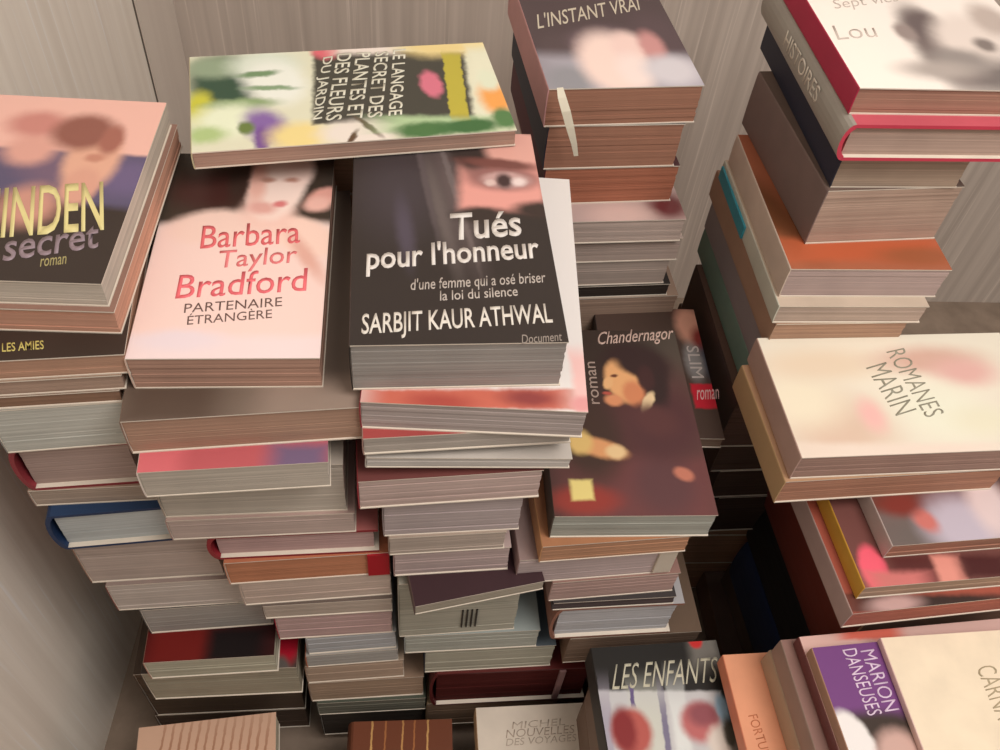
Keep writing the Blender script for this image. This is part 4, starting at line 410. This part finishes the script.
    {'label': 'flowery botanical book with a dark title panel lying sideways across the back', 'kind': 'p', 'loc': (-0.0422, 0.4971, 0.56), 'yaw': 0.1688, 'w': 0.1917, 'd': 0.1, 'h': 0.0115, 'cols': ((226, 226, 200), (188, 180, 145), (147, 121, 104), (173, 144, 129)), 'art': [('e', -0.0743, 0.0197, 0.0228, 0.0309, 0.0, (60, 86, 68), 0.4), ('e', -0.0799, 0.036, 0.0183, 0.0114, 0.0, (150, 168, 140), 0.5), ('e', -0.0897, -0.0065, 0.0081, 0.0165, 0.0, (206, 204, 70), 0.5), ('e', -0.0491, 0.0364, 0.0211, 0.0162, 0.0, (220, 230, 214), 0.5), ('e', -0.0442, 0.0166, 0.0183, 0.0244, 0.262, (240, 244, 234), 0.4), ('e', -0.054, 0.0266, 0.0123, 0.0034, 0.087, (120, 150, 110), 0.5), ('e', -0.0477, 0.0103, 0.0157, 0.0027, -0.087, (140, 166, 130), 0.5), ('e', -0.0664, -0.0049, 0.02, 0.0052, 0.0, (130, 160, 104), 0.6), ('e', -0.0728, -0.0207, 0.0207, 0.0161, 0.0, (236, 244, 214), 0.5), ('e', -0.0873, -0.0339, 0.0112, 0.0078, 0.0, (180, 204, 140), 0.6), ('e', -0.0525, -0.029, 0.0116, 0.0179, 0.349, (138, 106, 170), 0.5), ('e', -0.0555, -0.0424, 0.0045, 0.0116, 0.0, (120, 80, 150), 0.5), ('e', -0.064, -0.0297, 0.0046, 0.0059, 0.0, (110, 130, 70), 0.5), ('e', -0.0337, -0.0411, 0.0173, 0.0137, 0.0, (240, 220, 150), 0.5), ('r', 0.0274, 0.0047, 0.049, 0.0403, -0.103, (74, 72, 64), 0.05), ('e', -0.0099, 0.0504, 0.009, 0.0109, 0.0, (222, 110, 120), 0.4), ('r', 0.0166, 0.0529, 0.0197, 0.0098, -0.092, (238, 226, 216), 0.5), ('e', 0.0666, 0.0508, 0.0269, 0.0151, 0.0, (236, 214, 150), 0.5), ('e', 0.0957, 0.0583, 0.0166, 0.0155, 0.0, (240, 222, 160), 0.5), ('r', 0.0926, 0.0003, 0.013, 0.0414, -0.103, (232, 232, 206), 0.3), ('e', 0.0905, -0.0153, 0.0102, 0.0177, 0.0, (242, 168, 90), 0.5), ('e', 0.0897, 0.0052, 0.0065, 0.0116, 0.0, (226, 232, 206), 0.5), ('e', 0.0015, -0.0412, 0.0236, 0.0119, 0.0, (236, 226, 216), 0.4), ('e', 0.0069, -0.0357, 0.0024, 0.0121, 0.524, (90, 66, 50), 0.5), ('e', -0.0039, -0.0465, 0.0018, 0.0078, -0.524, (100, 76, 56), 0.5), ('r', 0.0503, -0.0386, 0.0365, 0.0082, -0.113, (180, 206, 160), 0.5), ('e', 0.0402, -0.0436, 0.018, 0.0081, 0.0, (80, 120, 72), 0.4), ('e', 0.0681, -0.0427, 0.0184, 0.0072, 0.0, (70, 112, 66), 0.4), ('e', 0.0913, -0.037, 0.0075, 0.0106, 0.0, (90, 130, 80), 0.4), ('e', 0.0523, 0.0044, 0.007, 0.0147, 0.0, (216, 120, 140), 0.3), ('r', 0.0676, 0.0028, 0.0058, 0.0364, -0.103, (190, 178, 70), 0.15)], 'texts': [{'name': 'title', 's': 'LE LANGAGE', 'col': (226, 224, 206), 'bl': (0.0342, 0.0463), 'br': (0.0203, -0.027), 'tl': (0.0429, 0.0467), 'bold': 0.01}, {'name': 'title', 's': 'SECRET DES', 'col': (220, 218, 200), 'bl': (0.0221, 0.045), 'br': (0.0074, -0.0276), 'tl': (0.0314, 0.0453), 'bold': 0.01}, {'name': 'title', 's': 'PLANTES ET', 'col': (220, 218, 200), 'bl': (0.0096, 0.045), 'br': (-0.0052, -0.0272), 'tl': (0.0195, 0.0452), 'bold': 0.01}, {'name': 'title', 's': 'DES FLEURS', 'col': (220, 218, 200), 'bl': (-0.0027, 0.0449), 'br': (-0.0178, -0.0279), 'tl': (0.0071, 0.0452), 'bold': 0.01}, {'name': 'title', 's': 'DU JARDIN', 'col': (220, 218, 200), 'bl': (-0.014, 0.0412), 'br': (-0.0278, -0.0267), 'tl': (-0.0055, 0.0428), 'bold': 0.01}], 'wobble': 0.0022, 'group': 'books lying across the back'},
    {'label': 'plain book hidden under the flowery botanical book', 'group': 'books hidden under the botanical book', 'kind': 'p', 'loc': (-0.035, 0.517, 0.0), 'yaw': 0.0, 'w': 0.13, 'd': 0.07, 'h': 0.056, 'cols': ((120, 100, 90), (120, 95, 80), (120, 100, 90), (192, 152, 124))},
    {'label': 'plain book hidden under the flowery botanical book', 'group': 'books hidden under the botanical book', 'kind': 'p', 'loc': (-0.035, 0.517, 0.056), 'yaw': 0.0, 'w': 0.13, 'd': 0.07, 'h': 0.056, 'cols': ((120, 100, 90), (120, 95, 80), (120, 100, 90), (192, 152, 124))},
    {'label': 'plain book hidden under the flowery botanical book', 'group': 'books hidden under the botanical book', 'kind': 'p', 'loc': (-0.035, 0.517, 0.112), 'yaw': 0.0, 'w': 0.13, 'd': 0.07, 'h': 0.056, 'cols': ((120, 100, 90), (120, 95, 80), (120, 100, 90), (192, 152, 124))},
    {'label': 'plain book hidden under the flowery botanical book', 'group': 'books hidden under the botanical book', 'kind': 'p', 'loc': (-0.035, 0.517, 0.168), 'yaw': 0.0, 'w': 0.13, 'd': 0.07, 'h': 0.056, 'cols': ((120, 100, 90), (120, 95, 80), (120, 100, 90), (192, 152, 124))},
    {'label': 'plain book hidden under the flowery botanical book', 'group': 'books hidden under the botanical book', 'kind': 'p', 'loc': (-0.035, 0.517, 0.224), 'yaw': 0.0, 'w': 0.13, 'd': 0.07, 'h': 0.056, 'cols': ((120, 100, 90), (120, 95, 80), (120, 100, 90), (192, 152, 124))},
    {'label': 'plain book hidden under the flowery botanical book', 'group': 'books hidden under the botanical book', 'kind': 'p', 'loc': (-0.035, 0.517, 0.28), 'yaw': 0.0, 'w': 0.13, 'd': 0.07, 'h': 0.056, 'cols': ((120, 100, 90), (120, 95, 80), (120, 100, 90), (192, 152, 124))},
    {'label': 'plain book hidden under the flowery botanical book', 'group': 'books hidden under the botanical book', 'kind': 'p', 'loc': (-0.035, 0.517, 0.336), 'yaw': 0.0, 'w': 0.13, 'd': 0.07, 'h': 0.056, 'cols': ((120, 100, 90), (120, 95, 80), (120, 100, 90), (192, 152, 124))},
    {'label': 'plain book hidden under the flowery botanical book', 'group': 'books hidden under the botanical book', 'kind': 'p', 'loc': (-0.035, 0.517, 0.392), 'yaw': 0.0, 'w': 0.13, 'd': 0.07, 'h': 0.056, 'cols': ((120, 100, 90), (120, 95, 80), (120, 100, 90), (192, 152, 124))},
    {'label': 'plain book hidden under the flowery botanical book', 'group': 'books hidden under the botanical book', 'kind': 'p', 'loc': (-0.035, 0.517, 0.448), 'yaw': 0.0, 'w': 0.13, 'd': 0.07, 'h': 0.056, 'cols': ((120, 100, 90), (120, 95, 80), (120, 100, 90), (192, 152, 124))},
    {'label': 'plain book hidden under the flowery botanical book', 'group': 'books hidden under the botanical book', 'kind': 'p', 'loc': (-0.035, 0.517, 0.504), 'yaw': 0.0, 'w': 0.13, 'd': 0.07, 'h': 0.056, 'cols': ((120, 100, 90), (120, 95, 80), (120, 100, 90), (192, 152, 124))},
]
BOOKMARK = [(0.0922, 0.5133, 0.5701), (0.0941, 0.5113, 0.5641), (0.0978, 0.5093, 0.555), (0.1022, 0.5093, 0.5427), (0.1069, 0.5103, 0.5293), (0.1099, 0.5113, 0.5187)]
CORNER = (-0.247, 0.8904); WALL_P1 = (-0.286, 0.3); GROOVE = 0.0987
CAM_ROT = [[0.995581, -0.007103, -0.093639], [-0.054329, 0.769752, -0.636027], [0.076596, 0.638304, 0.765964]]; CAM_H = 0.896
AMBIENT = (0.08, 0.60)
EXPOSURE = 0.0
LAMPS = [('room_lamp', (0.50, -0.08, 1.56), 0.7, 11.5, (1.0, 0.925, 0.865), (0.0, 0.4, 0.45))]  # unseen lamp, set low so its light falls off down the stacks
for B in BOOKS: make_book(B)

# ------------------------------------------------------------------ bookmark hanging out of the thick brown-edged book
def make_bookmark(pts, width):
    bm = bmesh.new(); rows = []
    th = 0.00035
    for i, p in enumerate(pts):
        wv = width[i]
        rows.append([bm.verts.new((p[0]-wv/2, p[1], p[2])), bm.verts.new((p[0]+wv/2, p[1], p[2]+wv*0.15)),
                     bm.verts.new((p[0]+wv/2, p[1]-th, p[2]+wv*0.15)), bm.verts.new((p[0]-wv/2, p[1]-th, p[2]))])
    for a, b in zip(rows[:-1], rows[1:]):
        for i in range(4):
            bm.faces.new((a[i], a[(i+1)%4], b[(i+1)%4], b[i]))
    bm.faces.new(rows[0]); bm.faces.new(rows[-1][::-1])
    base = Vector(pts[0])
    for v in bm.verts: v.co -= base
    o = obj('bookmark', bm, card_mat((245, 236, 215), 0.8))
    o.location = base
    o['label'] = 'curled white paper bookmark hanging down over the rust brown page edges'
    o['category'] = 'bookmark'
make_bookmark(BOOKMARK, [0.004, 0.0055, 0.006, 0.0055, 0.004, 0.003])

# ------------------------------------------------------------------ room
def wood_mat(name, c0, c1, axis_scale, streak=0.6):
    m, nt, b = new_mat(name, 0.55, 0.3)
    tc = nt.nodes.new('ShaderNodeTexCoord')
    def layer(sc, detail, lo, hi):
        mp = nt.nodes.new('ShaderNodeMapping'); mp.inputs['Scale'].default_value = sc
        n = nt.nodes.new('ShaderNodeTexNoise'); n.inputs['Scale'].default_value = 1.0; n.inputs['Detail'].default_value = detail
        nt.links.new(tc.outputs['Object'], mp.inputs['Vector']); nt.links.new(mp.outputs['Vector'], n.inputs['Vector'])
        r = nt.nodes.new('ShaderNodeMapRange'); r.inputs[1].default_value = lo; r.inputs[2].default_value = hi
        nt.links.new(n.outputs['Fac'], r.inputs[0])
        return r.outputs[0]
    a = layer((axis_scale, axis_scale, 2.0), 6, 0.3, 0.7)
    s = layer((axis_scale * 3.2, axis_scale * 3.2, 5.0), 2, 0.60, 0.74)
    mx = nt.nodes.new('ShaderNodeMix'); mx.data_type = 'RGBA'
    mx.inputs[6].default_value = lin(c0); mx.inputs[7].default_value = lin(c1)
    nt.links.new(a, mx.inputs[0])
    m2 = nt.nodes.new('ShaderNodeMix'); m2.data_type = 'RGBA'
    mu = nt.nodes.new('ShaderNodeMath'); mu.operation = 'MULTIPLY'; mu.inputs[1].default_value = streak
    nt.links.new(s, mu.inputs[0]); nt.links.new(mu.outputs[0], m2.inputs[0])
    nt.links.new(mx.outputs[2], m2.inputs[6]); m2.inputs[7].default_value = lin(tuple(min(255, v + 28) for v in c1))
    nt.links.new(m2.outputs[2], b.inputs['Base Color'])
    return m

W_BACK = wood_mat('grey_oak_laminate', (190, 177, 166), (216, 203, 191), 90, 0.5)
W_LEFT = wood_mat('pale_oak_laminate', (232, 222, 209), (248, 240, 228), 70, 0.5)
W_FLOOR = wood_mat('floor_boards', (132, 116, 102), (156, 138, 122), 30, 0.1)
CX, CY = CORNER
TOPZ = 1.75

def struct(name, o):
    o['kind'] = 'structure'
    return o
b = bmesh.new(); box(b, CX - 0.1, 1.6, CY, CY + 0.02, 0, TOPZ)
struct('wall_back', obj('wall_back', b, W_BACK))
# left wall: a panel, a groove and an upright stile that meets the back wall
ang = math.atan2(WALL_P1[0] - CX, CY - WALL_P1[1])
def left_piece(name, s0, s1, off=0.0, mat=None):
    # s runs along the wall, 0 at the corner, growing towards the viewer
    bb = bmesh.new(); box(bb, -0.02 - off, -off, -s1, -s0, 0, TOPZ)
    bmesh.ops.bevel(bb, geom=[e for e in bb.edges if abs(e.verts[0].co.z - e.verts[1].co.z) > 0.1], offset=0.0012, segments=2, affect='EDGES')
    o = obj(name, bb, mat or W_LEFT); o.location = (CX, CY, 0); o.rotation_euler = (0, 0, -math.atan2(CX - WALL_P1[0], CY - WALL_P1[1]))
    return struct(name, o)
left_piece('trim_1', 0.0, GROOVE, 0.0, wood_mat('plain_stile', (218, 206, 194), (226, 215, 203), 40, 0.1))
left_piece('wall_left', GROOVE + 0.006, 1.5)
bb = bmesh.new(); box(bb, -0.03, -0.0012, -GROOVE - 0.0059, -GROOVE - 0.0001, 0, TOPZ)  # dark strip filling the groove, its shade put into the colour
o = obj('groove_shade', bb, card_mat((84, 74, 66))); o.location = (CX, CY, 0); o.rotation_euler = (0, 0, -math.atan2(CX - WALL_P1[0], CY - WALL_P1[1])); struct('groove_shade', o)
b = bmesh.new(); box(b, -0.9, 1.6, -0.9, CY + 0.02, -0.02, 0)
struct('floor', obj('floor', b, W_FLOOR))

# ------------------------------------------------------------------ light
w = bpy.data.worlds.new('room_air'); SC.world = w; w.use_nodes = True
NT = w.node_tree; BG = NT.nodes['Background']
tc = NT.nodes.new('ShaderNodeTexCoord'); sp = NT.nodes.new('ShaderNodeSeparateXYZ'); mr = NT.nodes.new('ShaderNodeMapRange')
NT.links.new(tc.outputs['Generated'], sp.inputs[0]); NT.links.new(sp.outputs['Z'], mr.inputs[0])
mr.inputs[1].default_value = -0.1; mr.inputs[2].default_value = 0.8
mr.inputs[3].default_value = AMBIENT[0]; mr.inputs[4].default_value = AMBIENT[1]
BG.inputs[0].default_value = (1.0, 0.93, 0.86, 1)
NT.links.new(mr.outputs[0], BG.inputs[1])
def lamp(name, loc, size, power, col, target):
    l = bpy.data.lights.new(name, 'AREA'); l.shape = 'DISK'; l.size = size; l.energy = power; l.color = col
    o = bpy.data.objects.new(name, l); COL.objects.link(o); o.location = loc
    o.rotation_euler = (Vector(target) - Vector(loc)).to_track_quat('-Z', 'Y').to_euler()
    return o
for L in LAMPS: lamp(*L)

# ------------------------------------------------------------------ camera
cam = bpy.data.cameras.new('camera'); co = bpy.data.objects.new('camera', cam); COL.objects.link(co)
cam.sensor_fit = 'HORIZONTAL'; cam.sensor_width = 36; cam.lens = 36 * 900 / 1000.0
cam.clip_start = 0.01; cam.clip_end = 20
M = Matrix(CAM_ROT).to_4x4(); M.translation = Vector((0, 0, CAM_H))
co.matrix_world = M
SC.camera = co
SC.view_settings.view_transform = 'Standard'
SC.view_settings.look = 'None'
SC.view_settings.gamma = 1
SC.view_settings.use_curve_mapping = False
SC.view_settings.exposure = EXPOSURE
